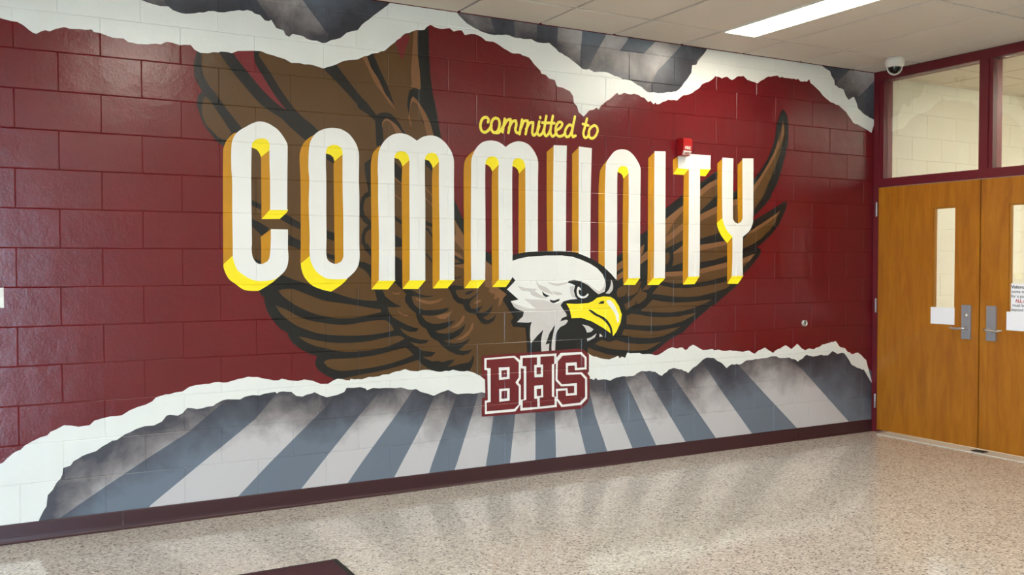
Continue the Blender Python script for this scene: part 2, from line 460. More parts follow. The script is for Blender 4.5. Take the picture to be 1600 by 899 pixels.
# ------------------------------------------------------------------ the mural (wall coordinates in millimetres: x, z)
MURAL = [
 ('tp','','torn_paper','white torn paper edge painted along the top of the mural','cream',4,['-641,2603 -98,2675 -56,2677 -24,2671 1,2668 22,2667 48,2654 73,2633 91,2621 107,2617 127,2631 148,2641 168,2637 198,2654 236,2667 266,2662 311,2666 367,2671 377,2659 407,2657 466,2640 521,2642 545,2626 593,2621 642,2624 708,2631 741,2649 774,2647 808,2639 867,2646 888,2622 917,2609 960,2611 1016,2621 1030,2628 1065,2629 1091,2626 1123,2642 1172,2648 1213,2653 1254,2655 1291,2643 1346,2633 1393,2624 1430,2606 1506,2606 1564,2606 1622,2593 1672,2613 1751,2652 1832,2668 1924,2712 2008,2740 2076,2799 2146,2862 2221,2893 2276,2900 2290,2919 2318,2937 2351,2924 2373,2921 2451,2932 2480,2914 2536,2929 2559,2901 2600,2914 2658,2910 2710,2882 2763,2883 2823,2859 2895,2827 2968,2826 3036,2808 3092,2756 3123,2732 3132,2712 3167,2706 3192,2685 3237,2679 3256,2637 3308,2631 3360,2614 3386,2583 3392,2540 3419,2515 3432,2477 3472,2450 3518,2495 3558,2504 3579,2520 3599,2507 3619,2537 3667,2574 3715,2606 3756,2638 3770,2626 3819,2644 3875,2637 3903,2645 3993,2625 4029,2597 4051,2606 4080,2584 4094,2599 4109,2586 4190,2616 4212,2629 4294,2629 4354,2673 4422,2691 4506,2740 4529,2768 4568,2787 4615,2806 4662,2844 4709,2839 4725,2832 4781,2850 4829,2830 4878,2861 4943,2873 4984,2845 5051,2836 5093,2830 5151,2864 5202,2893 5304,2909 5322,2896 5347,2904 5408,2900 5479,2904 5505,2898 5523,2906 5550,2889 5621,2892 5648,2914 5666,2884 5748,2840 5822,2788 5906,2750 5991,2734 6086,2679 6164,2605 6242,2584 6321,2559 6390,2534 6434,2642 6299,2682 6225,2723 6201,2774 6171,2818 6108,2786 6075,2816 6046,2867 5989,2875 5942,2896 5936,2935 5904,2965 5885,3002 5838,3017 5801,3032 5773,3075 4598,3083 4570,3023 4551,3000 4505,2953 4475,2909 4436,2901 4429,2845 4384,2788 4338,2736 4286,2696 4219,2685 4116,2667 4015,2670 3979,2692 3974,2697 3931,2710 3861,2738 3805,2738 3694,2767 3626,2773 3558,2765 3518,2780 3465,2775 3399,2814 3347,2844 3269,2871 3224,2904 3193,2924 3104,2917 3054,2933 2993,2926 2919,2928 2859,2941 2775,2926 2728,2929 2658,2946 2600,2967 2554,2992 2512,3025 2491,3055 2072,3068 2032,3022 1957,2960 1905,2915 1864,2881 1838,2846 1803,2835 1767,2821 1732,2788 1673,2767 1638,2746 1618,2742 1584,2752 1527,2755 1498,2770 1441,2776 1417,2756 1398,2763 1385,2789 1343,2798 1315,2841 1301,2832 1278,2833 1251,2860 1219,2865 1206,2875 1179,2880 1107,2865 1077,2858 1024,2846 963,2845 937,2833 869,2819 818,2815 776,2825 751,2843 710,2839 669,2845 636,2852 616,2859 567,2921 534,3103 -634,3019'],{'jag': 1}),
 ('g1','tp','cloud_field','','cloud',2,['487,3163 534,3093 567,2911 616,2849 636,2842 669,2835 710,2829 751,2833 776,2814 818,2805 869,2809 937,2822 963,2834 1024,2835 1077,2847 1107,2855 1179,2869 1206,2864 1219,2854 1251,2849 1278,2822 1301,2821 1315,2830 1343,2787 1384,2778 1398,2752 1417,2745 1441,2765 1498,2759 1526,2744 1584,2741 1618,2731 1638,2735 1673,2756 1732,2777 1767,2810 1803,2824 1838,2835 1864,2869 1905,2903 1957,2949 2032,3010 2072,3057 2178,3310'],{'edge': 'T1'}),
 ('g2','tp','cloud_field','','cloud',2,['2491,3043 2512,3013 2554,2980 2600,2955 2658,2934 2728,2917 2775,2914 2859,2929 2919,2915 2993,2913 3054,2920 3104,2904 3193,2911 3224,2891 3269,2858 3347,2831 3399,2801 3465,2762 3518,2767 3558,2751 3626,2760 3694,2753 3805,2725 3861,2724 3931,2697 3974,2684 3979,2678 4015,2656 4116,2654 4219,2671 4286,2682 4338,2722 4384,2773 4429,2831 4436,2887 4475,2895 4505,2939 4551,2986 4570,3009 4598,3068 4549,3303 2623,3298'],{'edge': 'T2'}),
 ('g3','tp','cloud_field','','cloud',2,['5774,3059 5802,3017 5839,3001 5885,2986 5904,2949 5936,2919 5942,2881 5989,2859 6046,2851 6075,2801 6108,2770 6171,2802 6201,2758 6225,2707 6300,2666 6435,2626 6424,3171 5796,3259'],{'edge': 'T3'}),
 ('ts0','tp','stripe','','slate',2.5,['712,3114 735,2862 768,2797 876,2811 1156,2854 1315,2827 1234,2944 1159,3186'],{'edge': 'T1'}),
 ('ts1','tp','stripe','','slate',2.5,['1499,2980 1653,2798 1643,2731 1702,2761 1843,2835 2051,3026 2178,3191 1433,3082'],{'edge': 'T1'}),
 ('ts2','tp','stripe','','slate',2.5,['2749,3058 2926,3065 2919,3027 2932,2940 2787,2922 2749,3025'],{'edge': 'T2'}),
 ('ts3','tp','stripe','','slate',2.5,['3104,3061 3269,3060 3263,3025 3256,2886 3092,2900 3098,3020'],{'edge': 'T2'}),
 ('ts4','tp','stripe','','slate',2.5,['3465,3063 3666,3054 3655,3022 3578,2900 3505,2770 3438,2769 3451,2930'],{'edge': 'T2'}),
 ('ts5','tp','stripe','','slate',2.5,['3860,3066 4132,3070 4084,3026 3988,2939 3776,2935 3846,3019'],{'edge': 'T2'}),
 ('ts6','tp','stripe','','slate',2.5,['4352,3054 4598,3065 4570,3023 4444,2911 4444,2829 4324,2676 4044,2652 4087,2782 4116,2831 4218,2923 4322,3025'],{'edge': 'T2'}),
 ('ts7','tp','stripe','','slate',2.5,['5783,3050 6158,3069 6130,3044 5998,2941 5942,2896 5895,2970'],{'edge': 'T3'}),
 ('ts8','tp','stripe','','slate',2.5,['6430,2982 6297,2876 6239,2831 6181,2826 6211,2708 6299,2668 6435,2625'],{'edge': 'T3'}),
 ('bp','','torn_paper','white torn paper edge painted along the bottom of the mural','cream',4,['-679,251 -130,393 -87,417 -73,423 -55,442 -29,464 -15,473 7,480 26,500 59,518 96,535 130,543 145,560 171,570 209,589 239,585 278,575 332,579 355,601 395,610 434,617 490,618 530,642 571,657 612,667 645,682 664,702 712,715 737,715 762,722 805,726 839,748 872,756 924,760 977,766 1048,761 1110,776 1165,786 1220,780 1284,763 1340,754 1359,762 1406,749 1454,742 1492,749 1541,739 1590,717 1639,714 1669,731 1699,741 1749,729 1774,726 1780,736 1851,727 1872,733 1924,737 1965,740 1986,748 2029,748 2050,757 2103,765 2136,774 2166,762 2221,755 2276,762 2331,752 2387,742 2467,751 2547,735 2570,738 2617,723 2664,699 2699,671 2978,626 3493,783 3507,810 3561,780 3629,762 3691,753 3739,765 3767,775 3781,757 3802,767 3830,757 3849,794 3934,786 4006,775 4064,772 4101,762 4153,773 4197,795 4257,813 4302,802 4355,807 4378,788 4401,791 4416,808 4454,824 4509,798 4548,780 4595,779 4642,783 4666,772 4706,775 4754,762 4819,765 4884,756 4950,746 5016,753 5075,724 5117,751 5185,769 5237,739 5271,722 5323,750 5410,776 5472,743 5508,765 5534,783 5588,742 5625,727 5670,740 5725,729 5826,766 5976,787 6033,732 6091,721 6120,690 6188,667 6246,677 6286,655 6346,611 6428,401 6317,531 6297,529 6170,580 6111,650 6072,683 5996,679 5939,705 5883,672 5790,680 5716,670 5643,690 5544,638 5500,662 5429,678 5358,676 5306,694 5254,696 5169,685 5084,684 4984,676 4918,649 4836,656 4787,629 4739,671 4690,692 4658,714 4579,718 4525,688 4440,639 4409,614 4348,644 4272,660 4227,651 4161,608 4101,641 4050,652 4021,649 3978,654 3892,622 3823,626 3753,621 3698,602 3643,615 3595,614 3574,630 3561,616 3520,630 3493,615 2977,540 2675,591 2616,585 2558,591 2500,590 2432,623 2409,617 2376,609 2331,592 2286,610 2242,623 2209,644 2157,644 2103,661 2039,662 1997,665 1965,664 1923,670 1882,658 1876,669 1841,681 1800,679 1754,682 1739,658 1698,644 1668,639 1629,634 1589,650 1555,669 1531,661 1482,648 1444,655 1415,681 1344,686 1330,677 1321,687 1293,685 1256,681 1228,673 1191,678 1146,672 1118,658 1073,662 1020,660 984,643 968,632 881,621 829,632 804,605 778,593 736,601 719,598 694,567 652,549 603,549 562,538 505,514 464,487 441,485 393,460 361,437 314,425 252,395 237,373 202,364 198,331 187,307 171,292 152,256 128,230 121,172 106,149 87,109 63,37 -684,4'],{'jag': 1}),
 ('g4','bp','cloud_field','','cloud',2,['64,47 87,119 106,159 121,182 128,240 152,266 171,302 187,317 198,341 203,374 237,383 252,405 314,435 361,447 393,470 441,496 465,498 505,524 562,548 603,559 652,559 694,578 719,609 736,612 778,604 804,616 830,643 881,632 968,643 985,654 1020,671 1074,673 1118,669 1146,683 1191,689 1228,685 1256,692 1293,696 1321,699 1330,689 1344,697 1415,692 1444,667 1482,659 1531,673 1555,681 1589,661 1629,646 1668,651 1698,655 1739,670 1754,693 1800,690 1841,693 1877,680 1882,670 1923,682 1965,676 1997,677 2039,674 2103,673 2157,657 2209,656 2242,636 2286,622 2331,604 2376,621 2409,629 2432,635 2501,602 2558,604 2616,597 2675,604 2978,553 3493,628 3520,644 3561,630 3574,644 3595,628 3643,628 3698,616 3753,635 3823,640 3892,636 3978,668 4021,663 4050,666 4101,655 4160,622 4227,665 4272,675 4348,659 4409,629 4440,653 4525,703 4579,733 4658,729 4690,706 4739,686 4787,644 4836,670 4918,664 4984,691 5084,699 5168,701 5254,711 5306,709 5358,691 5428,694 5499,677 5544,653 5643,705 5716,686 5789,695 5883,688 5938,721 5996,695 6072,699 6111,666 6169,596 6297,546 6317,547 6428,417 6475,-69 2429,-61 81,-52'],{'edge': 'BL'}),
 ('bs0','bp','stripe','','slate',2.5,['1021,645 1358,714 1208,542 1116,472 885,302 630,111 596,45 142,53 172,96 389,232 600,361 835,498'],{'edge': 'BL'}),
 ('bs1','bp','stripe','','slate',2.5,['1707,679 2038,728 1987,664 1840,513 1597,244 1471,101 1429,26 1066,36 1102,101 1287,277 1412,389 1627,580'],{'edge': 'BL'}),
 ('bs2','bp','stripe','','slate',2.5,['2231,696 2378,666 2333,587 2252,418 2112,189 2064,109 2025,30 1711,29 1760,105 1847,217 2092,512'],{'edge': 'BL'}),
 ('bs3','bp','stripe','','slate',2.5,['2514,636 2672,647 2615,483 2494,143 2457,60 2286,59 2300,111 2318,162'],{'edge': 'BL'}),
 ('bs4','bp','stripe','','slate',2.5,['2786,554 2942,543 2927,424 2887,110 2877,34 2694,33 2709,129 2762,425'],{'edge': 'BL'}),
 ('bs5','bp','stripe','','slate',2.5,['3081,533 3234,522 3237,421 3249,111 3249,36 3083,32 3084,424'],{'edge': 'BL'}),
 ('bs6','bp','stripe','','slate',2.5,['3359,535 3475,684 3535,500 3573,362 3672,113 3705,32 3519,29 3492,113 3401,425'],{'edge': 'BL'}),
 ('bs7','bp','stripe','','slate',2.5,['3632,697 3782,735 3832,603 4104,116 4140,33 3925,31 3890,114 3654,601'],{'edge': 'BL'}),
 ('bs8','bp','stripe','','slate',2.5,['3963,702 4197,712 4245,625 4680,105 4732,21 4430,27 4380,109 3998,644'],{'edge': 'BL'}),
 ('bs9','bp','stripe','','slate',2.5,['4469,780 4818,743 4903,650 5221,374 5538,102 5618,11 5114,8 5053,100 4755,437 4538,699'],{'edge': 'BL'}),
 ('bs10','bp','stripe','','slate',2.5,['5447,713 5935,726 6243,630 6468,476 6475,-42 6252,-21 6133,109 5519,637'],{'edge': 'BL'}),
 ('lw','','wing','brown eagle wing and breast with thick black outlines behind the letters C, O and M','black',1,['900,2642 895,2593 883,2543 885,2482 906,2431 927,2397 901,2368 897,2323 913,2263 938,2202 981,2152 998,2127 1038,2100 1111,1844 1125,1480 1214,1289 1324,1183 1474,990 1748,785 2080,685 2710,594 3152,594 3152,964 2977,1142 2904,1272 2807,1295 2751,1492 2701,1516 2548,1700 2498,1812 2481,1835 2398,2215 2389,2235 2367,2354 2347,2454 2334,2495 2315,2631 2309,2739 2307,2851 2302,2940 2265,2966 2114,2877 1956,2771 1802,2706 1623,2629 1412,2654 1227,2679 1048,2659'],{}),
 ('','lw','feather','','brown',1.2,['926,2641 925,2605 923,2547 933,2486 958,2440 1018,2365 1057,2310 1141,2208 1150,2168 1139,1845 1143,1407 1251,1314 1362,1201 1513,988 1768,783 2080,677 2710,585 3142,585 3142,921 2928,1058 2807,1231 2735,1358 2747,1421 2703,1453 2546,1613 2515,1664 2487,1712 2470,1760 2335,2211 2261,2326 2231,2464 2240,2604 2232,2723 2228,2842 2230,2931 2114,2868 1956,2761 1802,2696 1623,2620 1412,2644 1227,2670 1047,2650'],{}),
 ('','lw','feather','','brown',1.3,['940,2371 970,2347 1002,2299 1030,2259 1085,2177 1056,2133 1016,2144 973,2185 943,2216 924,2281 927,2335'],{'sm': 1}),
 ('','lw','outline','','black',1.4,['1017,2664 1017,2627 1082,2537 1161,2445 1260,2344 1371,2279 1408,2243 1507,2164 1636,2060 1681,2032 1716,2014 1684,2065 1638,2101 1589,2221 1503,2290 1456,2332 1372,2437 1308,2537 1240,2630 1259,2692'],{'sm': 1}),
 ('','lw','gap','','maroonp',1.6,['1092,2664 1096,2627 1171,2537 1252,2444 1335,2369 1402,2326 1335,2406 1262,2518 1221,2587 1213,2678'],{'sm': 1}),
 ('','lw','outline','','black',1.4,['1623,2629 1622,2593 1730,2497 1830,2400 1839,2377 1900,2343 1946,2307 1949,2257 1953,2155 1999,2150 1999,2213 1995,2252 1991,2299 2004,2323 2021,2328 2046,2319 2088,2290 2126,2241 2148,2231 2143,2242 2105,2303 2076,2337 2046,2360 2017,2364 1983,2359 1954,2343 1892,2416 1861,2442 1781,2531 1706,2621 1692,2646'],{'sm': 1}),
 ('','lw','feather_highlight','','tan',1.5,['1993,2268 1991,2295 2004,2319 2021,2328 2046,2319 2088,2290 2126,2245 2131,2230 2088,2227 2079,2250 2063,2280 2042,2306 2021,2313 2004,2304'],{'sm': 1}),
 ('','lw','outline','','black',1.4,['1882,2724 1894,2699 1923,2628 1972,2559 1999,2503 2034,2455 2074,2413 2055,2457 2047,2483 2014,2555 1976,2629 1939,2706 1925,2729'],{'sm': 1}),
 ('','lw','feather_highlight','','tan',1.5,['1865,2692 1869,2680 1906,2614 1951,2529 1976,2501 2038,2424 2084,2381 2034,2455 2017,2469 1972,2559 1923,2628 1894,2693 1886,2705'],{'sm': 1}),
 ('','lw','gap','','maroonp',1.6,['2084,2796 2108,2832 2168,2867 2176,2836 2159,2794 2129,2696 2099,2744'],{}),
 ('','lw','feather_highlight','','tan',1.5,['2067,2804 2074,2789 2084,2796 2080,2813'],{'sm': 1}),
 ('','lw','outline','','black',1.4,['2227,2961 2234,2892 2232,2731 2243,2644 2251,2523 2201,2532 2179,2515 2175,2519 2162,2466 2157,2418 2170,2362 2174,2400 2183,2460 2196,2479 2235,2452 2283,2380 2314,2322 2335,2251 2349,2212 2398,2207 2389,2235 2367,2354 2347,2454 2334,2495 2315,2631 2309,2739 2302,2940 2287,2988'],{}),
 ('','lw','feather_highlight','','tan',1.5,['2202,2928 2202,2888 2193,2739 2184,2638 2188,2534 2205,2532 2251,2524 2243,2644 2231,2731 2229,2842 2234,2932'],{}),
 ('','lw','feather_highlight','','tan',1.5,['2196,2478 2231,2452 2283,2380 2314,2322 2338,2243 2338,2227 2291,2232 2291,2244 2270,2323 2235,2412 2218,2439 2196,2447 2183,2428 2176,2392 2174,2352 2187,2305 2182,2281 2163,2347 2170,2362 2174,2400 2183,2456'],{}),
 ('','lw','outline','','black',1.4,['1194,1800 1248,1776 1248,1745 1193,1770'],{}),
 ('','lw','outline','','black',1.4,['1193,1693 1236,1674 1293,1640 1277,1617 1249,1598 1192,1652'],{}),
 ('','lw','outline','','black',1.4,['1356,1695 1375,1711 1394,1721 1482,1672 1481,1635 1422,1659'],{}),
 ('','lw','outline','','black',1.4,['1400,1607 1481,1566 1481,1516 1400,1545'],{}),
 ('','lw','outline','','black',1.4,['1207,1466 1248,1446 1250,1430 1216,1430'],{}),
 ('','lw','outline','','black',1.4,['1634,1634 1691,1617 1691,1567 1634,1587'],{}),
 ('','lw','outline','','black',1.4,['1628,1499 1690,1482 1690,1451 1628,1477'],{}),
 ('','lw','outline','','black',1.4,['1875,2046 1922,2078 1921,1851 1882,1833 1869,1798 1866,1764 1876,1731 1920,1690 1919,1651 1886,1628 1875,1599 1880,1553 1891,1560 1919,1516 1918,1471 1875,1521 1860,1555 1852,1553 1855,1608 1871,1648 1896,1670 1866,1691 1845,1725 1843,1793 1856,1837 1877,1862 1900,1875 1878,1988'],{}),
 ('','lw','outline','','black',1.4,['1834,1449 1874,1443 1921,1423 1920,1325 1900,1365 1874,1394 1833,1416'],{}),
 ('','lw','outline','','black',1.4,['2066,2071 2124,2016 2124,1953 2123,1930 2068,1978'],{}),
 ('','lw','outline','','black',1.4,['2069,1731 2122,1699 2122,1672 2069,1708'],{}),
 ('','lw','outline','','black',1.4,['2068,1617 2124,1582 2124,1540 2068,1537'],{}),
 ('','lw','outline','','black',1.4,['2068,1486 2124,1450 2126,1268 2067,1326'],{}),
 ('','lw','outline','','black',1.4,['2271,2089 2303,2084 2331,2045 2331,2014 2273,2061'],{}),
 ('','lw','outline','','black',1.4,['2271,1707 2329,1684 2329,1666 2296,1674 2271,1675'],{}),
 ('','lw','outline','','black',1.4,['2271,1667 2301,1655 2328,1615 2328,1592 2296,1640 2271,1648'],{}),
 ('','lw','outline','','black',1.4,['2274,1512 2324,1458 2324,1438 2274,1496'],{}),
 ('','lw','outline','','black',1.4,['2480,1489 2514,1466 2554,1457 2554,1437 2520,1430 2480,1426 2480,1435 2526,1442 2509,1453 2480,1471'],{}),
 ('','lw','outline','','black',1.4,['2480,1344 2508,1347 2531,1357 2520,1342 2480,1334'],{}),
 ('','lw','outline','','black',1.4,['2470,1863 2498,1812 2555,1690 2555,1597 2515,1664 2481,1722'],{}),
 ('','lw','outline','','black',1.4,['2694,1523 2759,1487 2759,1413 2694,1458'],{}),
 ('','lw','feather_highlight','','tan',1.5,['2068,1972 2121,1933 2121,1925 2068,1960'],{}),
 ('','lw','feather_highlight','','tan',1.5,['2067,1871 2123,1826 2123,1817 2067,1861'],{}),
 ('','lw','feather_highlight','','tan',1.5,['2272,1926 2326,1868 2325,1859 2272,1911'],{}),
 ('','lw','feather_highlight','','tan',1.5,['2272,1857 2328,1806 2328,1797 2272,1845'],{}),
 ('','lw','feather_highlight','','tan',1.5,['2481,1714 2498,1689 2552,1610 2552,1559 2552,1507 2515,1545 2480,1584 2481,1612 2492,1627'],{}),
 ('','lw','feather_highlight','','tan',1.5,['2480,1517 2520,1494 2552,1461 2514,1473 2480,1490'],{}),
 ('','lw','feather_highlight','','tan',1.5,['2480,1425 2549,1430 2551,1401 2514,1409 2480,1418'],{}),
 ('','lw','feather_highlight','','tan',1.5,['2697,1458 2756,1419 2756,1295 2729,1274 2700,1285'],{}),
 ('lf','','wing_feathers','fan of brown lower wing feathers with black outlines beneath the letters C and O','black',1.7,['1233,1275 1279,1307 1335,1350 1368,1369 1424,1345 1496,1322 1544,1303 1671,1265 1741,1239 1802,1221 1858,1211 1935,1206 1952,1208 1930,1306 1988,1305 1988,1275 2003,1235 2040,1205 2077,1182 2114,1167 2066,1162 2019,1166 2032,1131 2055,1100 2103,1074 2157,1047 2200,1031 2230,1025 2211,1007 2173,1005 2135,1018 2098,1037 2124,1003 2167,976 2233,955 2301,948 2276,929 2232,927 2189,938 2167,946 2200,920 2254,882 2348,870 2320,846 2287,842 2254,845 2282,830 2320,812 2365,813 2393,803 2432,812 2481,818 2461,795 2427,773 2466,774 2524,786 2576,791 2599,808 2614,844 2619,807 2605,766 2575,721 2409,705 2309,721 1829,692 1688,716 1668,746 1628,763 1584,794 1563,824 1560,853 1574,883 1531,897 1474,929 1426,968 1403,1002 1394,1031 1351,1056 1324,1090 1300,1123 1273,1170 1262,1217 1262,1240 1242,1254'],{}),
 ('','lf','feather','','brown',1.85,['1341,1278 1367,1285 1410,1288 1438,1284 1495,1261 1563,1234 1631,1211 1741,1194 1842,1177 1919,1161 1975,1153 1979,1135 1919,1124 1842,1109 1765,1104 1690,1106 1631,1118 1567,1134 1495,1164 1423,1204 1367,1247'],{'sm': 1}),
 ('','lf','feather','','brown',1.85,['1322,1193 1352,1182 1399,1160 1447,1133 1494,1110 1543,1094 1616,1080 1690,1068 1765,1065 1831,1073 1908,1083 1992,1087 2023,1076 2050,1046 2063,1020 2028,1012 1960,1002 1882,997 1790,997 1690,1003 1591,1016 1518,1040 1446,1071 1389,1113 1352,1149 1334,1178'],{'sm': 1}),
 ('','lf','feather','','brown',1.85,['1462,1005 1493,999 1566,979 1640,964 1714,956 1815,954 1908,960 1986,973 2065,983 2113,980 2134,963 2092,945 2039,927 1986,914 1907,903 1815,899 1764,900 1699,908 1629,928 1566,943 1513,967 1474,992'],{'sm': 1}),
 ('','lf','feather','','brown',1.85,['1612,845 1629,856 1664,862 1739,860 1830,862 1933,870 2038,890 2140,910 2167,888 2194,859 2145,842 2065,821 1985,805 1907,795 1830,789 1738,786 1688,794 1639,815'],{'sm': 1}),
 ('','lf','feather','','brown',1.85,['1723,738 1829,755 1933,766 2038,783 2145,807 2227,828 2243,806 2281,778 2320,755 2199,723 1829,702'],{'sm': 1}),
 ('bd','','breast_plumage','shaggy breast plumage in curling black strokes between the letters and the badge','black',1.7,['2057,1334 2115,1333 2126,1273 2174,1272 2201,1259 2234,1241 2289,1230 2339,1230 2305,1222 2256,1221 2217,1227 2182,1230 2185,1207 2201,1176 2228,1151 2272,1139 2333,1138 2383,1142 2442,1153 2428,1130 2394,1116 2344,1104 2299,1103 2250,1110 2255,1099 2282,1068 2321,1051 2366,1049 2422,1059 2484,1067 2450,1037 2411,1018 2371,1009 2343,1005 2366,991 2410,985 2467,990 2519,1014 2559,1044 2547,1008 2518,975 2467,949 2405,941 2427,927 2478,919 2536,923 2596,949 2570,919 2535,894 2507,877 2535,868 2570,867 2611,878 2582,851 2535,840 2489,850 2438,873 2393,906 2365,938 2343,949 2315,965 2293,997 2282,1020 2255,1034 2233,1055 2217,1090 2211,1121 2168,1157 2141,1193 2136,1218 2147,1243 2118,1273 2070,1316'],{}),
 ('','bd','plumage_stroke','','black',1.7,['2434,1279 2449,1292 2480,1295 2541,1287 2548,1267 2491,1264 2491,1243 2510,1216 2548,1204 2587,1207 2626,1227 2657,1251 2641,1227 2598,1193 2587,1169 2598,1144 2625,1138 2664,1150 2688,1162 2664,1132 2649,1115 2688,1114 2720,1127 2759,1160 2743,1113 2712,1089 2688,1086 2700,1068 2727,1063 2759,1077 2787,1104 2767,1059 2735,1039 2700,1035 2672,1048 2653,1073 2633,1102 2586,1114 2556,1135 2540,1170 2502,1181 2472,1206 2457,1244'],{}),
 ('','bd','plumage_stroke','','black',1.8,['2554,1239 2579,1254 2618,1259 2606,1245 2571,1232'],{'sm': 1}),
 ('','bd','plumage_highlight','','tan',1.8,['2618,1175 2637,1192 2676,1200 2665,1181 2633,1170'],{}),
 ('','bd','plumage_highlight','','tan',1.8,['2445,1021 2479,1037 2517,1064 2540,1099 2555,1094 2544,1063 2509,1029 2467,1017'],{}),
 ('','bd','plumage_highlight','','tan',1.8,['2486,942 2540,966 2586,1006 2606,1047 2619,1043 2613,1012 2578,968 2524,940'],{}),
 ('','bd','plumage_highlight','','tan',1.8,['2681,1331 2768,1330 2800,1273 2872,1223 2840,1209 2815,1160 2799,1146 2807,1210 2767,1197 2775,1232 2744,1239 2728,1253 2736,1274'],{}),
 ('','bd','plumage_highlight','','tan',1.8,['2201,1222 2234,1211 2300,1197 2344,1199 2406,1215 2366,1188 2311,1175 2255,1185 2223,1201'],{}),
 ('','bd','plumage_highlight','','tan',1.8,['2051,1257 2083,1251 2112,1258 2093,1240 2061,1244'],{}),
 ('','bd','plumage_highlight','','tan',1.8,['2085,1149 2098,1134 2125,1118 2168,1112 2146,1103 2114,1114 2093,1129'],{}),
 ('','bd','plumage_highlight','','tan',1.8,['2344,1097 2394,1111 2451,1124 2470,1139 2445,1099 2411,1079 2377,1080 2360,1091'],{}),
 ('rw','','wing','brown eagle wing with pointed feather tips raised behind the letters T and Y','black',1,['5364,2654 5324,2600 5290,2510 5281,2423 5247,2339 5197,2242 5138,2171 5071,2099 5055,2086 4874,1985 4797,1978 4712,2149 4518,2035 4357,1943 4187,1830 4029,1673 3964,1637 3802,1507 3760,1484 3626,1397 3411,1176 3307,782 3963,702 4079,780 4137,815 4241,875 4354,918 4468,1004 4624,1102 4695,1137 4847,1235 4847,1232 4912,1280 4952,1348 5002,1385 5068,1441 5127,1497 5139,1528 5118,1553 5080,1556 5101,1562 5160,1597 5244,1655 5330,1744 5398,1854 5413,1914 5398,1927 5192,1829 5057,1764 5049,1776 5057,1798 5099,1827 5174,1885 5242,1956 5242,1975 5310,2072 5352,2175 5394,2297 5422,2382 5426,2532 5402,2619'],{}),
 ('','rw','feather','','brown',1.2,['5368,2560 5390,2466 5387,2380 5384,2505 5367,2409 5325,2281 5274,2171 5207,2055 5157,1972 5215,2043 5157,1960 5098,1889 5048,1838 5039,1999 5055,2037 5138,2121 5206,2205 5273,2303 5315,2406 5336,2502 5326,2376'],{}),
 ('','rw','feather','','brown',1.2,['4834,1918 4899,1932 4901,1736 4835,1759'],{}),
 ('','rw','feather','','brown',1.2,['4508,1979 4603,2037 4693,2074 4694,1956 4690,1959 4619,1899 4509,1815'],{}),
 ('','rw','feather','','brown',1.2,['4509,1794 4682,1866 4703,1817 4703,1661 4589,1634 4510,1613'],{}),
 ('','rw','feather','','brown',1.2,['4510,1569 4796,1607 4797,1496 4797,1493 4661,1459 4508,1439 4508,1543'],{}),
 ('','rw','feather','','brown',1.2,['4509,1388 4797,1443 4798,1339 4622,1302 4467,1286 4459,1316'],{}),
 ('','rw','feather','','brown',1.2,['4070,1212 4136,1275 4254,1253 4390,1248 4583,1263 4726,1283 4782,1297 4838,1281 4822,1266 4782,1242 4662,1213 4506,1186 4391,1182 4277,1187 4165,1201'],{}),
 ('','rw','feather','','brown',1.2,['4074,1169 4166,1154 4285,1143 4429,1143 4639,1161 4584,1136 4468,1100 4353,1079 4240,1071 4092,1077 3966,1089 4019,1123'],{}),
 ('','rw','feather','','brown',1.2,['3841,1058 3891,1073 3948,1064 4056,1046 4166,1037 4315,1039 4499,1064 4437,1035 4353,1002 4240,982 4093,978 3948,986 3841,998'],{}),
 ('','rw','feather','','brown',1.2,['3820,964 3912,955 4020,943 4129,939 4338,965 4286,939 4181,901 4056,889 3912,901 3799,922'],{}),
 ('','rw','feather','','brown',1.2,['3572,869 3625,898 3685,877 3754,889 3842,863 3948,850 4057,848 4159,861 4093,829 4020,806 3913,803 3737,822 3678,833 3602,855'],{}),
 ('','rw','feather','','brown',1.2,['3505,853 3565,826 3678,789 3793,771 3831,763 3701,738 3602,743 3505,779'],{}),
 ('','rw','feather','','brown',1.2,['3736,1220 3764,1254 3806,1273 3848,1276 3848,1230 3827,1202 3778,1191 3750,1203'],{}),
 ('','rw','feather','','brown',1.2,['3841,1193 3856,1270 3911,1309 3976,1303 3961,1268 3940,1228 3897,1206'],{}),
 ('','rw','feather','','brown',1.2,['3820,1139 3876,1166 3940,1217 3969,1263 3976,1234 4026,1218 4019,1187 3983,1158 3947,1139 3933,1142 3926,1171 3919,1137 3876,1120 3841,1098'],{}),
 ('','rw','feather','','brown',1.2,['3976,1238 4033,1291 4070,1270 4034,1244'],{}),
 ('','rw','feather','','brown',1.2,['4182,1751 4361,1867 4362,1607 4183,1535'],{}),
 ('','rw','feather','','brown',1.2,['4183,1509 4227,1512 4235,1476 4216,1435 4183,1418'],{}),
 ('','rw','feather','','brown',1.2,['4264,1512 4362,1557 4363,1441 4254,1412 4268,1465'],{}),
 ('','rw','feather','','brown',1.2,['4179,1368 4363,1377 4363,1287 4292,1282 4202,1295 4158,1298'],{}),
 ('','rw','feather','','brown',1.2,['4942,1607 4983,1648 5201,1742 5312,1813 5295,1763 5227,1692 5142,1628 5042,1577 4943,1543'],{}),
 ('','rw','feather','','brown',1.2,['4939,1468 5076,1509 5026,1459 4940,1391'],{}),
 ('','rw','feather_highlight','','tan',1.35,['5364,2563 5326,2376 5315,2412 5273,2309 5206,2212 5130,2114 5047,2027 5047,1974 5114,2051 5181,2142 5248,2226 5307,2317 5358,2421 5377,2453'],{}),
 ('','rw','feather_highlight','','tan',1.35,['4834,1909 4899,1932 4900,1888 4835,1868'],{}),
 ('','rw','feather_highlight','','tan',1.35,['4508,1975 4603,2037 4693,2074 4693,2036 4611,1995 4508,1925'],{}),
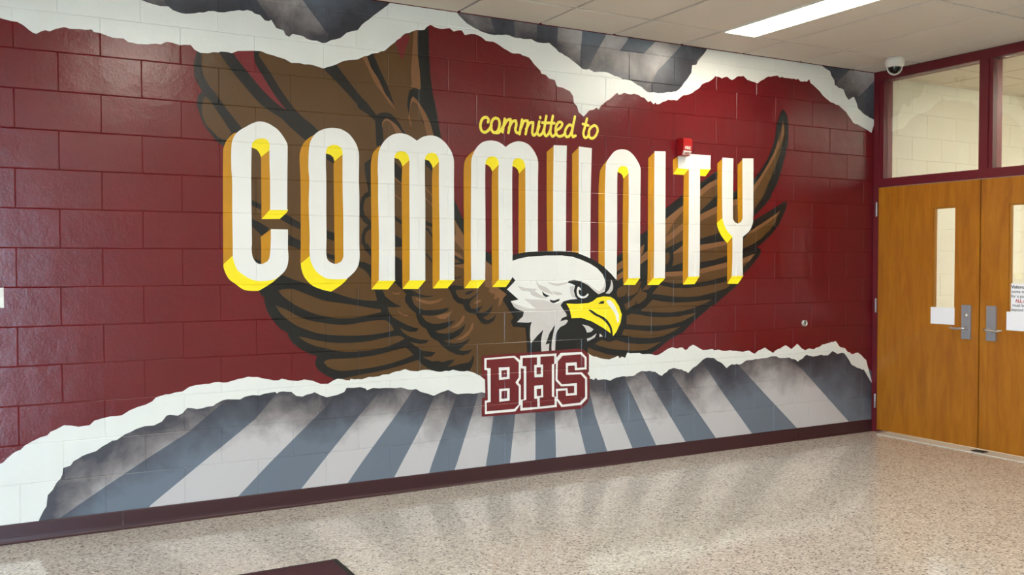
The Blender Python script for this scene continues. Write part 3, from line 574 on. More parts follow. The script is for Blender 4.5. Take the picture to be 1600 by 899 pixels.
 ('','rw','feather_highlight','','tan',1.35,['4509,1794 4694,1870 4695,1821 4509,1743'],{}),
 ('','rw','feather_highlight','','tan',1.35,['4510,1569 4796,1607 4796,1576 4510,1527'],{}),
 ('','rw','feather_highlight','','tan',1.35,['4509,1388 4797,1443 4797,1403 4509,1352'],{}),
 ('','rw','feather_highlight','','tan',1.35,['4182,1750 4361,1867 4361,1823 4282,1753 4230,1682 4182,1620'],{}),
 ('','rw','feather_highlight','','tan',1.35,['4182,1620 4282,1683 4361,1737 4362,1687 4283,1630 4182,1573'],{}),
 ('','rw','feather_highlight','','tan',1.35,['4264,1512 4362,1572 4362,1519 4268,1503'],{}),
 ('','rw','feather_highlight','','tan',1.35,['4179,1367 4363,1377 4363,1341 4180,1335'],{}),
 ('','rw','feather_highlight','','tan',1.35,['4983,1648 5025,1683 5175,1760 5339,1847 5312,1813 5201,1742 5075,1683'],{}),
 ('','rw','feather_highlight','','tan',1.35,['4939,1468 5076,1509 5026,1459 4940,1425'],{}),
 ('','rw','feather_highlight','','tan',1.35,['3749,1425 3812,1457 3812,1404 3750,1373'],{}),
 ('','rw','feather_highlight','','tan',1.35,['3750,1347 3816,1382 3816,1336 3750,1305'],{}),
 ('','rw','feather_highlight','','tan',1.35,['3957,1545 4002,1574 3989,1516 3957,1471'],{}),
 ('','rw','feather_highlight','','tan',1.35,['3957,1475 4033,1528 4033,1467 3957,1421'],{}),
 ('L0','','letter','white block letter C with orange left side and yellow underside, first letter of COMMUNITY','white',6,['1085,1908 1081,1969 1081,2060 1084,2114 1093,2146 1109,2174 1136,2198 1163,2215 1195,2235 1229,2250 1259,2252 1291,2245 1319,2231 1347,2213 1370,2187 1388,2161 1402,2134 1404,2115 1401,1922 1399,1748 1299,1746 1300,1918 1298,1998 1298,2095 1299,2123 1293,2143 1277,2154 1258,2156 1235,2152 1215,2143 1201,2128 1196,2098 1192,1913 1193,1547 1191,1522 1195,1480 1209,1450 1229,1434 1252,1434 1280,1448 1292,1467 1299,1522 1302,1592 1302,1635 1402,1635 1402,1593 1401,1523 1404,1476 1399,1429 1385,1397 1363,1373 1330,1348 1298,1339 1261,1335 1228,1335 1197,1342 1165,1356 1138,1375 1111,1398 1096,1430 1087,1462 1085,1480 1085,1546 1084,1725'],{'cn': 30, 'sm': 1}),
 ('','L0','letter_side','','orange',5,['1109,2179 1091,2171 1060,2137 1044,2103 1037,2075 1034,1906 1032,1588 1032,1432 1084,1481 1112,1485 1113,1589 1147,1911 1149,2136'],{'sm': 1, 'cn': 30}),
 ('','L0','letter_side','','orange',5,['1306,2095 1249,2049 1249,1915 1249,1692 1303,1747 1305,1962'],{'sm': 1, 'cn': 30}),
 ('','L0','letter_side','','orange',5,['1309,1638 1243,1589 1246,1547 1245,1432 1280,1439 1318,1499'],{'sm': 1, 'cn': 30}),
 ('','L0','letter_underside','','yellow',5.4,['1084,1481 1032,1432 1033,1412 1046,1376 1066,1344 1097,1321 1137,1290 1173,1280 1219,1278 1233,1281 1279,1307 1316,1332 1363,1373 1229,1407 1098,1480'],{'sm': 1, 'cn': 28}),
 ('','L0','letter_underside','','yellow',5.4,['1190,2130 1213,2159 1286,2163 1307,2137 1302,2093 1249,2049 1239,2073 1223,2092 1190,2102'],{'sm': 1, 'cn': 28}),
 ('','L0','letter_underside','','yellow',5.4,['1299,1749 1404,1752 1397,1735 1354,1695 1249,1692'],{'sm': 1, 'cn': 28}),
 ('L1','','letter','white block letter O with orange left side and yellow underside, second letter of COMMUNITY','white',6,['1532,1927 1527,1991 1529,2085 1536,2142 1550,2176 1575,2208 1609,2229 1643,2241 1678,2246 1718,2244 1747,2234 1777,2217 1805,2187 1825,2155 1838,2117 1841,2083 1839,1940 1841,1841 1839,1552 1841,1477 1833,1428 1815,1394 1787,1366 1757,1342 1712,1341 1672,1342 1632,1347 1593,1369 1564,1396 1545,1429 1533,1467 1530,1524 1532,1595 1527,1783', '1635,1932 1633,2024 1635,2105 1643,2125 1662,2140 1687,2146 1712,2141 1729,2130 1737,2106 1736,1936 1739,1694 1738,1552 1738,1477 1727,1450 1702,1436 1677,1434 1653,1446 1638,1462 1632,1496 1634,1596 1634,1739'],{'cn': 30, 'sm': 1}),
 ('','L1','letter_side','','orange',5,['1575,2201 1546,2187 1507,2154 1487,2120 1477,2087 1474,2044 1479,1925 1478,1594 1475,1436 1532,1481 1560,1481 1561,1595 1597,1930 1599,2155'],{'sm': 1, 'cn': 30}),
 ('','L1','letter_side','','orange',5,['1742,2092 1686,2047 1681,2032 1681,1934 1684,1551 1685,1431 1712,1429 1748,1462 1755,1790'],{'sm': 1, 'cn': 30}),
 ('','L1','letter_underside','','yellow',5.4,['1532,1481 1477,1436 1480,1406 1494,1363 1518,1330 1549,1303 1593,1284 1627,1274 1661,1267 1691,1285 1732,1313 1762,1342 1742,1390 1643,1405 1555,1481'],{'sm': 1, 'cn': 28}),
 ('','L1','letter_underside','','yellow',5.4,['1629,2124 1662,2150 1717,2151 1744,2131 1739,2092 1686,2047 1679,2070 1662,2085 1629,2092'],{'sm': 1, 'cn': 28}),
 ('L2','','letter','white block letter M with orange left side and yellow underside, third letter of COMMUNITY','white',6,['1963,1946 1960,2012 1966,2110 1977,2145 1998,2180 2029,2212 2066,2234 2104,2242 2141,2241 2178,2229 2222,2204 2260,2229 2304,2242 2342,2242 2381,2229 2420,2201 2448,2168 2468,2133 2478,2088 2477,1968 2479,1558 2478,1328 2375,1330 2376,1605 2373,1809 2372,1963 2372,2092 2361,2117 2348,2131 2325,2135 2298,2126 2281,2112 2276,2087 2275,1959 2277,1806 2276,1604 2275,1329 2169,1329 2170,1555 2169,2002 2170,2081 2162,2111 2143,2130 2119,2133 2092,2127 2076,2109 2070,2086 2070,1950 2071,1554 2070,1329 1964,1329 1966,1600 1962,1845'],{'cn': 30, 'sm': 1}),
 ('','L2','letter_side','','orange',5,['1977,2159 1935,2118 1922,2078 1916,2039 1916,1944 1917,1600 1915,1279 1964,1327 1988,1354 2007,1948'],{'sm': 1, 'cn': 30}),
 ('','L2','letter_side','','orange',5,['2178,2087 2123,2037 2118,1952 2119,1555 2120,1276 2169,1325 2191,1352 2192,1603 2194,2053'],{'sm': 1, 'cn': 30}),
 ('','L2','letter_side','','orange',5,['2381,2085 2328,2037 2324,1961 2326,1557 2325,1276 2375,1328 2401,1351 2403,2063'],{'sm': 1, 'cn': 30}),
 ('','L2','letter_underside','','yellow',5.4,['1915,1277 1964,1332 2075,1331 2068,1324 2024,1275'],{'sm': 1, 'cn': 28}),
 ('','L2','letter_underside','','yellow',5.4,['2120,1276 2169,1333 2279,1331 2273,1324 2226,1274'],{'sm': 1, 'cn': 28}),
 ('','L2','letter_underside','','yellow',5.4,['2327,1276 2375,1333 2482,1332 2475,1322 2428,1276'],{'sm': 1, 'cn': 28}),
 ('','L2','letter_underside','','yellow',5.4,['2063,2095 2087,2136 2151,2143 2178,2107 2170,2079 2123,2037 2113,2064 2097,2083 2063,2090'],{'sm': 1, 'cn': 28}),
 ('','L2','letter_underside','','yellow',5.4,['2270,2107 2292,2138 2353,2144 2378,2113 2371,2078 2330,2037 2322,2059 2303,2084 2270,2091'],{'sm': 1, 'cn': 28}),
 ('L3','','letter','white block letter M with orange left side and yellow underside, fourth letter of COMMUNITY','white',6,['2603,2104 2620,2152 2649,2195 2690,2226 2743,2238 2791,2235 2827,2221 2857,2202 2887,2225 2936,2244 2978,2246 3028,2231 3065,2199 3093,2157 3106,2115 3104,1994 3103,1563 3103,1485 3005,1480 3006,1613 3006,2041 3003,2094 2991,2120 2966,2134 2942,2134 2917,2121 2908,2094 2905,1986 2906,1612 2908,1389 2906,1346 2898,1325 2804,1326 2803,1611 2801,2031 2804,2094 2788,2130 2761,2136 2731,2130 2711,2110 2705,2084 2703,1977 2705,1560 2701,1327 2599,1326 2598,1608 2601,2022'],{'cn': 30, 'sm': 1}),
 ('','L3','letter_side','','orange',5,['2643,2184 2568,2118 2551,2076 2547,1971 2549,1559 2548,1274 2600,1326 2624,1349 2643,1975'],{'sm': 1, 'cn': 30}),
 ('','L3','letter_side','','orange',5,['2811,2089 2755,2037 2752,1979 2751,1610 2753,1278 2804,1326 2831,1347 2832,2033'],{'sm': 1, 'cn': 30}),
 ('','L3','letter_side','','orange',5,['3012,2081 2957,2032 2954,1988 2953,1613 2953,1490 3005,1485 3028,1988'],{'sm': 1, 'cn': 30}),
 ('','L3','letter_underside','','yellow',5.4,['2551,1274 2600,1331 2706,1330 2699,1322 2650,1273'],{'sm': 1, 'cn': 28}),
 ('','L3','letter_underside','','yellow',5.4,['2754,1278 2804,1331 2903,1331 2855,1277'],{'sm': 1, 'cn': 28}),
 ('','L3','letter_underside','','yellow',5.4,['2699,2099 2719,2134 2785,2140 2811,2110 2802,2081 2755,2037 2743,2060 2725,2075 2699,2084'],{'sm': 1, 'cn': 28}),
 ('','L3','letter_underside','','yellow',5.4,['2899,2099 2923,2137 2985,2143 3010,2110 3003,2074 2957,2032 2948,2057 2929,2072 2899,2082'],{'sm': 1, 'cn': 28}),
 ('L4','','letter','white block letter U with orange left side and yellow underside, fifth letter of COMMUNITY','white',6,['3228,2238 3334,2241 3329,1924 3327,1486 3431,1486 3431,1928 3432,2241 3541,2235 3532,1932 3528,1447 3224,1486 3224,1921'],{'cn': 30, 'sm': 1}),
 ('','L4','letter_side','','orange',5,['3236,2238 3173,2189 3173,1867 3178,1507 3242,1502 3255,2139'],{'sm': 1, 'cn': 30}),
 ('','L4','letter_side','','orange',5,['3440,2243 3378,2187 3378,1874 3377,1497 3451,1486 3457,2150'],{'sm': 1, 'cn': 30}),
 ('L5','','letter','white block letter N with orange left side and yellow underside, sixth letter of COMMUNITY','white',6,['3659,2121 3672,2156 3700,2191 3734,2224 3776,2240 3817,2243 3859,2234 3902,2205 3937,2164 3960,2125 3963,2085 3961,1893 3960,1626 3960,1327 3855,1327 3855,1624 3859,1890 3856,2074 3849,2108 3832,2124 3797,2126 3769,2110 3759,2076 3757,1940 3757,1623 3753,1317 3651,1385 3651,1622 3652,1936'],{'cn': 30, 'sm': 1}),
 ('','L5','letter_side','','orange',5,['3676,2162 3625,2109 3608,2069 3598,1934 3598,1433 3595,1433 3680,1396 3680,1622 3707,1885'],{'sm': 1, 'cn': 30}),
 ('','L5','letter_side','','orange',5,['3865,2078 3811,2036 3808,1888 3806,1624 3813,1279 3858,1327 3890,1350 3889,1891'],{'sm': 1, 'cn': 30}),
 ('','L5','letter_underside','','yellow',5.4,['3749,2098 3776,2136 3839,2139 3865,2109 3854,2072 3811,2036 3804,2058 3783,2074 3750,2082'],{'sm': 1, 'cn': 28}),
 ('','L5','letter_underside','','yellow',5.4,['3813,1279 3858,1333 3966,1332 3958,1323 3915,1278'],{'sm': 1, 'cn': 28}),
 ('L6','','letter','white block letter I with orange left side and yellow underside, seventh letter of COMMUNITY','white',6,['4088,2247 4189,2251 4189,1900 4188,1432 4186,1326 4084,1325 4087,1627 4086,1952'],{'cn': 30, 'sm': 1}),
 ('','L6','letter_side','','orange',5,['4096,2247 4032,2192 4030,1895 4029,1433 4026,1276 4084,1325 4113,1348 4119,1898'],{'sm': 1, 'cn': 30}),
 ('','L6','letter_underside','','yellow',5.4,['4026,1276 4084,1331 4190,1330 4183,1318 4128,1275'],{'sm': 1, 'cn': 28}),
 ('L7','','letter','white block letter T with orange left side and yellow underside, eighth letter of COMMUNITY','white',6,['4304,2243 4416,2244 4619,2245 4616,2141 4515,2138 4516,1911 4516,1432 4513,1335 4405,1334 4407,1631 4408,1907 4409,2132 4305,2133'],{'cn': 30, 'sm': 1}),
 ('','L7','letter_side','','orange',5,['4314,2228 4258,2192 4260,2088 4305,2133 4341,2150'],{'sm': 1, 'cn': 30}),
 ('','L7','letter_side','','orange',5,['4416,2142 4360,2086 4357,1906 4355,1432 4356,1275 4409,1334 4436,1364 4448,1909'],{'sm': 1, 'cn': 30}),
 ('','L7','letter_underside','','yellow',5.4,['4304,2139 4260,2087 4360,2087 4416,2142'],{'sm': 1, 'cn': 28}),
 ('','L7','letter_underside','','yellow',5.4,['4509,2146 4622,2149 4610,2133 4567,2086 4509,2087'],{'sm': 1, 'cn': 28}),
 ('','L7','letter_underside','','yellow',5.4,['4356,1275 4409,1340 4517,1340 4509,1327 4467,1278'],{'sm': 1, 'cn': 28}),
 ('L8','','letter','white block letter Y with orange left side and yellow underside, ninth letter of COMMUNITY','white',6,['4734,2235 4844,2235 4842,1921 4843,1772 4860,1750 4892,1737 4925,1752 4941,1777 4938,2032 4936,2240 5050,2246 5052,1928 5051,1764 5037,1720 5008,1679 4946,1638 4943,1481 4948,1336 4834,1333 4839,1481 4838,1637 4787,1679 4755,1727 4737,1781 4731,2024'],{'cn': 30, 'sm': 1}),
 ('','L8','letter_side','','orange',5,['4744,2235 4684,2188 4686,1916 4683,1738 4735,1778 4771,1782 4770,1919'],{'sm': 1, 'cn': 30}),
 ('','L8','letter_side','','orange',5,['4946,2241 4888,2189 4889,1923 4894,1737 4958,1774 4973,1926'],{'sm': 1, 'cn': 30}),
 ('','L8','letter_side','','orange',5,['4852,1637 4786,1587 4787,1480 4788,1276 4840,1333 4870,1361 4869,1625'],{'sm': 1, 'cn': 30}),
 ('','L8','letter_underside','','yellow',5.4,['4735,1778 4683,1738 4691,1702 4723,1647 4764,1605 4786,1587 4844,1637 4795,1679 4763,1733'],{'sm': 1, 'cn': 28}),
 ('','L8','letter_underside','','yellow',5.4,['4790,1277 4838,1340 4954,1340 4944,1326 4896,1274'],{'sm': 1, 'cn': 28}),
 ('hd','','eagle_head','white bald eagle head with yellow hooked beak facing right above the badge','black',7,['2906,1488 2939,1498 3028,1512 3167,1517 3280,1518 3359,1514 3417,1507 3490,1483 3564,1456 3639,1412 3707,1359 3749,1318 3784,1302 3753,1227 3769,1176 3811,1125 3831,1074 3835,1072 3815,991 3777,917 3700,876 3670,902 3587,887 3527,859 3505,829 3509,779 3020,804 3020,852 3014,935 3007,1004 2912,1012 2892,1046 2935,1098 2939,1102 2905,1129 2878,1165 2845,1216 2862,1227 2818,1272 2858,1277 2885,1312 2907,1344 2902,1394 2906,1452'],{}),
 ('hw','hd','head_plumage','','white',7.4,['2899,1450 2960,1467 3028,1479 3167,1487 3294,1488 3380,1480 3453,1459 3527,1431 3586,1400 3631,1359 3654,1316 3660,1272 3650,1235 3598,1217 3564,1239 3512,1280 3453,1309 3395,1320 3351,1313 3341,1301 3373,1294 3402,1282 3391,1245 3402,1208 3420,1187 3366,1185 3308,1174 3283,1147 3301,1122 3330,1088 3333,1070 3294,1059 3283,1038 3283,1036 3330,1047 3344,1038 3323,1014 3280,997 3258,974 3244,938 3240,847 3237,817 3212,818 3212,891 3230,975 3240,1014 3230,1005 3194,958 3163,881 3193,889 3189,820 3131,822 3128,913 3145,984 3096,944 3048,895 3041,946 3045,1011 3055,1041 3027,1036 2939,1042 2986,1079 2993,1108 2990,1112 2925,1138 2892,1183 2953,1193 2865,1262 2929,1320 2907,1344 2899,1344'],{}),
 ('','hd','plumage_shade','','lgrey',7.7,['2993,1198 3083,1190 3166,1183 3237,1157 3308,1174 3283,1147 3301,1122 3330,1088 3333,1070 3294,1059 3283,1038 3283,1036 3330,1047 3344,1038 3323,1014 3280,997 3258,974 3244,938 3240,847 3237,817 3212,818 3212,891 3230,975 3240,1014 3230,1005 3194,958 3163,881 3193,889 3189,820 3131,822 3128,913 3145,984 3096,944 3048,895 3041,946 3045,1011 3055,1041 3027,1036 2939,1042 2986,1079 2993,1108 2990,1112 2925,1138 2895,1180 2932,1164 3014,1136 3090,1128 3048,1156'],{'sm': 1}),
 ('','hd','plumage_shade','','lgrey',7.7,['2943,1285 3014,1269 3097,1262 3076,1247 3138,1213 3180,1194 3111,1202 3055,1221 3041,1245 2980,1252 2959,1270'],{'sm': 1}),
 ('','hd','plumage_shade','','lgrey',7.7,['3090,1321 3111,1291 3166,1273 3216,1236 3230,1218 3166,1237 3118,1261 3093,1298'],{'sm': 1}),
 ('','hd','plumage_shade','','lgrey',7.7,['3173,1309 3251,1296 3341,1307 3337,1295 3265,1280 3209,1290'],{'sm': 1}),
 ('','hd','plumage_shade','','lgrey',7.7,['3216,1245 3280,1235 3301,1222 3265,1217 3237,1224'],{'sm': 1}),
 ('','hd','plumage_shade','','lgrey',7.7,['3359,1276 3398,1280 3388,1245 3402,1208 3420,1187 3377,1203 3362,1240'],{'sm': 1}),
 ('','hd','plumage_shade','','lgrey',7.7,['3453,1306 3512,1280 3564,1239 3598,1218 3647,1238 3660,1278 3654,1316 3639,1266 3602,1236 3557,1261 3497,1299'],{'sm': 1}),
 ('','hd','plumage_mark','','black',8,['3135,1246 3159,1228 3198,1212 3166,1204 3145,1219'],{'sm': 1}),
 ('','hd','plumage_mark','','black',8,['3195,1188 3230,1181 3276,1193 3273,1178 3230,1163 3202,1173'],{'sm': 1}),
 ('','hd','eye','','white',7.6,['3431,1275 3453,1256 3453,1244 3435,1254 3431,1232 3446,1211 3475,1204 3497,1216 3508,1225 3516,1216 3490,1194 3453,1192 3424,1208 3415,1239 3420,1263'],{'sm': 1}),
 ('','hd','plumage_tuft','','lgrey',7.6,['3707,1320 3722,1284 3719,1246 3692,1219 3658,1222 3684,1247 3700,1278'],{'sm': 1}),
 ('','hd','beak','','yellow',7.7,['3331,1158 3417,1153 3512,1157 3549,1169 3587,1193 3639,1201 3700,1197 3738,1177 3776,1126 3796,1075 3800,1073 3788,1011 3754,949 3723,917 3708,935 3640,978 3542,1028 3453,1056 3373,1056 3359,1116'],{}),
 ('','hd','beak_line','','black',8,['3509,1111 3535,1109 3587,1079 3647,1053 3685,1020 3712,976 3722,919 3704,935 3693,976 3662,1015 3617,1048 3564,1071'],{'sm': 1}),
 ('','hd','nostril','','black',8,['3594,1150 3620,1167 3647,1170 3643,1149'],{}),
 ('','hd','beak_highlight','','white',8,['3666,1172 3700,1172 3738,1133 3765,1082 3773,1074 3775,1021 3760,1010 3742,1069 3704,1120 3677,1147'],{'sm': 1}),
 ('','hd','tongue','','lgrey',7.6,['3461,1009 3512,998 3557,972 3535,954 3501,951 3487,984'],{}),
 ('','hd','tongue','','lgrey',7.6,['3501,909 3542,920 3583,943 3565,913 3505,889'],{}),
 ('','hd','tongue','','lgrey',7.6,['3606,917 3609,941 3636,919'],{}),
 ('bg','','badge','slanted maroon school badge reading BHS in white outlined block letters','maroonb',8.4,['2675,830 3438,842 3471,835 3518,799 3518,676 3505,668 3525,642 3522,501 3512,468 3458,422 2680,430 2673,436 2676,552 2701,555 2698,677 2675,699'],{}),
 ('','bg','letter_outline','white outline of the letter B','white',8.8,['2694,813 2921,818 2964,786 2969,751 2969,665 2949,637 2969,617 2969,493 2927,445 2698,445 2697,534 2719,535 2716,733 2694,737'],{}),
 ('','bg','letter_fill','maroon letter B','maroonb',9.2,['2710,802 2915,806 2953,771 2953,671 2927,638 2953,610 2953,489 2918,462 2711,462 2711,520 2740,523 2740,745 2710,747', '2801,747 2883,745 2883,665 2803,664', '2804,604 2883,603 2883,521 2805,518'],{}),
 ('','bg','letter_counter','','maroonb',9.2,['2821,726 2863,726 2863,680 2821,679'],{}),
 ('','bg','letter_counter','','maroonb',9.2,['2821,588 2863,589 2863,537 2821,537'],{}),
 ('','bg','letter_outline','white outline of the letter H','white',8.8,['2964,816 3250,818 3250,749 3232,745 3232,522 3253,521 3253,449 2965,446 2965,520 2992,521 2992,728 2964,732'],{}),
 ('','bg','letter_fill','maroon letter H','maroonb',9.2,['2983,800 3095,799 3095,749 3073,748 3075,664 3143,662 3143,747 3122,748 3122,802 3232,802 3232,747 3213,744 3213,524 3235,519 3235,464 3117,462 3117,525 3144,524 3143,608 3073,607 3073,520 3098,517 3098,461 2983,464 2983,513 3011,517 3011,742 2983,745'],{}),
 ('','bg','letter_counter','','maroonb',9.2,['3092,731 3126,730 3126,684 3092,683'],{}),
 ('','bg','letter_counter','','maroonb',9.2,['3092,584 3128,584 3128,535 3094,535'],{}),
 ('','bg','letter_outline','white outline of the letter S','white',8.8,['3247,785 3284,819 3455,818 3498,778 3498,694 3402,693 3398,727 3344,727 3344,680 3458,676 3502,635 3504,489 3452,448 3290,446 3253,493 3245,574 3339,573 3344,536 3395,536 3395,586 3287,589 3242,634'],{}),
 ('','bg','letter_fill','maroon letter S','maroonb',9.2,['3261,762 3300,800 3448,802 3481,773 3481,709 3418,708 3415,748 3326,749 3326,666 3448,663 3485,627 3486,501 3442,465 3300,462 3261,506 3261,559 3326,559 3327,520 3417,520 3417,603 3294,603 3258,639'],{}),
 ('w1','','script_word','yellow handwritten word committed above the letters M and U','yellowt',5,['2725,2356 2729,2374 2713,2387 2690,2380 2674,2356 2670,2321 2680,2296 2703,2289 2729,2305 2751,2335', '2781,2388 2761,2376 2748,2344 2751,2309 2768,2292 2791,2298 2807,2325 2811,2360 2801,2382 2781,2388', '2768,2292 2801,2293 2824,2314 2835,2333', '2850,2387 2842,2345 2834,2299', '2839,2336 2867,2378 2894,2388 2890,2354 2877,2298', '2880,2327 2907,2373 2934,2382 2937,2357 2930,2322 2941,2302 2962,2304', '2981,2391 2971,2342 2961,2295', '2970,2330 2995,2382 3025,2388 3022,2358 3008,2298', '3012,2330 3039,2373 3067,2381 3063,2343 3060,2307 3073,2293 3097,2316 3115,2358', '3115,2389 3104,2346 3101,2310 3115,2296 3139,2313 3154,2349', '3122,2419 3122,2414', '3170,2430 3160,2379 3153,2325 3163,2296 3184,2307 3203,2341', '3138,2383 3184,2384', '3222,2434 3209,2377 3202,2323 3216,2297 3237,2307 3250,2332', '3188,2386 3234,2386', '3244,2336 3280,2358 3297,2383 3287,2397 3265,2393 3244,2355 3248,2320 3269,2300 3301,2308 3322,2328', '3376,2376 3358,2385 3333,2365 3319,2331 3330,2301 3355,2309 3373,2340 3387,2390 3400,2444', '3385,2380 3376,2328 3383,2302 3405,2313'],{'stroke': 0.0189}),
 ('w2','','script_word','yellow handwritten word to beside the word committed','yellowt',5,['3500,2437 3485,2384 3471,2335 3482,2305 3507,2314 3518,2338', '3466,2398 3512,2391', '3555,2393 3529,2375 3515,2344 3522,2311 3544,2304 3570,2320 3589,2355 3585,2382 3566,2395 3555,2393'],{'stroke': 0.0189}),
]
EDGES = {'T1':'534,3103 567,2921 616,2859 636,2852 669,2845 710,2839 751,2843 776,2825 818,2815 869,2819 937,2833 963,2845 1024,2846 1077,2858 1107,2865 1179,2880 1206,2875 1219,2865 1251,2860 1278,2833 1301,2832 1315,2841 1343,2798 1385,2789 1398,2763 1417,2756 1441,2776 1498,2770 1527,2755 1584,2752 1618,2742 1638,2746 1673,2767 1732,2788 1767,2821 1803,2835 1838,2846 1864,2881 1905,2915 1957,2960 2032,3022 2072,3068','T2':'2491,3055 2512,3025 2554,2992 2600,2967 2658,2946 2728,2929 2775,2926 2859,2941 2919,2928 2993,2926 3054,2933 3104,2917 3193,2924 3224,2904 3269,2871 3347,2844 3399,2814 3465,2775 3518,2780 3558,2765 3626,2773 3694,2767 3805,2738 3861,2738 3931,2710 3974,2697 3979,2692 4015,2670 4116,2667 4219,2685 4286,2696 4338,2736 4384,2788 4429,2845 4436,2901 4475,2909 4505,2953 4551,3000 4570,3023 4598,3083','T3':'5773,3075 5801,3032 5838,3017 5885,3002 5904,2965 5936,2935 5942,2896 5989,2875 6046,2867 6075,2816 6108,2786 6171,2818 6201,2774 6225,2723 6299,2682 6434,2642','BL':'63,37 87,109 106,149 121,172 128,230 152,256 171,292 187,307 198,331 202,364 237,373 252,395 314,425 361,437 393,460 441,485 464,487 505,514 562,538 603,549 652,549 694,567 719,598 736,601 778,593 804,605 829,632 881,621 968,632 984,643 1020,660 1073,662 1118,658 1146,672 1191,678 1228,673 1256,681 1293,685 1321,687 1330,677 1344,686 1415,681 1444,655 1482,648 1531,661 1555,669 1589,650 1629,634 1668,639 1698,644 1739,658 1754,682 1800,679 1841,681 1876,669 1882,658 1923,670 1965,664 1997,665 2039,662 2103,661 2157,644 2209,644 2242,623 2286,610 2331,592 2376,609 2409,617 2432,623 2500,590 2558,591 2616,585 2675,591 2977,540 3493,615 3520,630 3561,616 3574,630 3595,614 3643,615 3698,602 3753,621 3823,626 3892,622 3978,654 4021,649 4050,652 4101,641 4161,608 4227,651 4272,660 4348,644 4409,614 4440,639 4525,688 4579,718 4658,714 4690,692 4739,671 4787,629 4836,656 4918,649 4984,676 5084,684 5169,685 5254,696 5306,694 5358,676 5429,678 5500,662 5544,638 5643,690 5716,670 5790,680 5883,672 5939,705 5996,679 6072,683 6111,650 6170,580 6297,529 6317,531 6428,401'}

def dec(s): return [tuple(float(c) / 1000 for c in t.split(',')) for t in s.split()]

def smooth_loop(pts, closed=True, sub=3, corner=48):
    n = len(pts); out = []
    def ang(k):
        a, b2, c = pts[(k - 1) % n], pts[k], pts[(k + 1) % n]
        v1 = (b2[0] - a[0], b2[1] - a[1]); v2 = (c[0] - b2[0], c[1] - b2[1])
        l1 = math.hypot(*v1); l2 = math.hypot(*v2)
        if l1 < 1e-6 or l2 < 1e-6: return 0
        d = max(-1, min(1, (v1[0] * v2[0] + v1[1] * v2[1]) / l1 / l2))
        return math.degrees(math.acos(d))
    cor = [ang(k) > corner for k in range(n)]
    if not closed: cor[0] = cor[-1] = True
    for k in range(n if closed else n - 1):
        p1, p2 = pts[k], pts[(k + 1) % n]
        p0 = p1 if cor[k] else pts[(k - 1) % n]
        p3 = p2 if cor[(k + 1) % n] else pts[(k + 2) % n]
        L = math.hypot(p2[0] - p1[0], p2[1] - p1[1])
        # limit tangents so long straight runs stay straight
        def tan(a, b2, c):
            t = ((c[0] - a[0]) * .5, (c[1] - a[1]) * .5)
            l = math.hypot(*t); mx = L
            return (t[0] * min(1, mx / l), t[1] * min(1, mx / l)) if l > 1e-9 else (0, 0)
        t1 = (p2[0] - p1[0], p2[1] - p1[1]) if cor[k] else tan(p0, p1, p2)
        t2 = (p2[0] - p1[0], p2[1] - p1[1]) if cor[(k + 1) % n] else tan(p1, p2, p3)
        m = sub if L > 0.008 else 1
        for j in range(m):
            t = j / m
            h1 = 2 * t ** 3 - 3 * t ** 2 + 1; h2 = -2 * t ** 3 + 3 * t ** 2; h3 = t ** 3 - 2 * t ** 2 + t; h4 = t ** 3 - t ** 2
            out.append((h1 * p1[0] + h2 * p2[0] + h3 * t1[0] + h4 * t2[0], h1 * p1[1] + h2 * p2[1] + h3 * t1[1] + h4 * t2[1]))
    if not closed: out.append(pts[-1])
    return out

def jag(pts):
    """extra ragged tooth between the traced points of a torn edge"""
    rnd = random.Random(len(pts)); out = []
    for k, a in enumerate(pts):
        b2 = pts[(k + 1) % len(pts)]; out.append(a)
        L = math.hypot(b2[0] - a[0], b2[1] - a[1])
        if 0.05 < L < 0.5 and 0.12 < a[1] < ZC - 0.05:
            m = int(L / 0.022)
            for j in range(1, m):
                t = j / m; d = rnd.uniform(-1, 1) * 0.0042
                out.append((a[0] + (b2[0] - a[0]) * t, a[1] + (b2[1] - a[1]) * t + d))
    return out

def dist_edge(x, z, pl):
    best = 9.0
    for (ax, az), (bx2, bz) in zip(pl[:-1], pl[1:]):
        dx, dz = bx2 - ax, bz - az; l2 = dx * dx + dz * dz
        t = 0 if l2 == 0 else max(0, min(1, ((x - ax) * dx + (z - az) * dz) / l2))
        d = (x - ax - t * dx) ** 2 + (z - az - t * dz) ** 2
        if d < best: best = d
    return math.sqrt(best)

HJ = ZJ[1:-1]
def course_of(z):
    for c, (a, b2) in enumerate(COURSES):
        if z < b2: return c
    return len(COURSES) - 1
def depth(x, z):
    dh = max(0.0, 1 - min(abs(z - j) for j in HJ) / VW)
    ph = phase(course_of(z))
    q = x / BL - ph; dv = max(0.0, 1 - abs(q - round(q)) * BL / VW)
    return VD * max(dh, dv)

def cut(bm, co, no, faces=None):
    fs = faces if faces is not None else bm.faces[:]
    geom = list({v for f in fs for v in f.verts}) + list({e for f in fs for e in f.edges}) + list(fs)
    bmesh.ops.bisect_plane(bm, geom=geom, plane_co=co, plane_no=no, dist=1e-6)

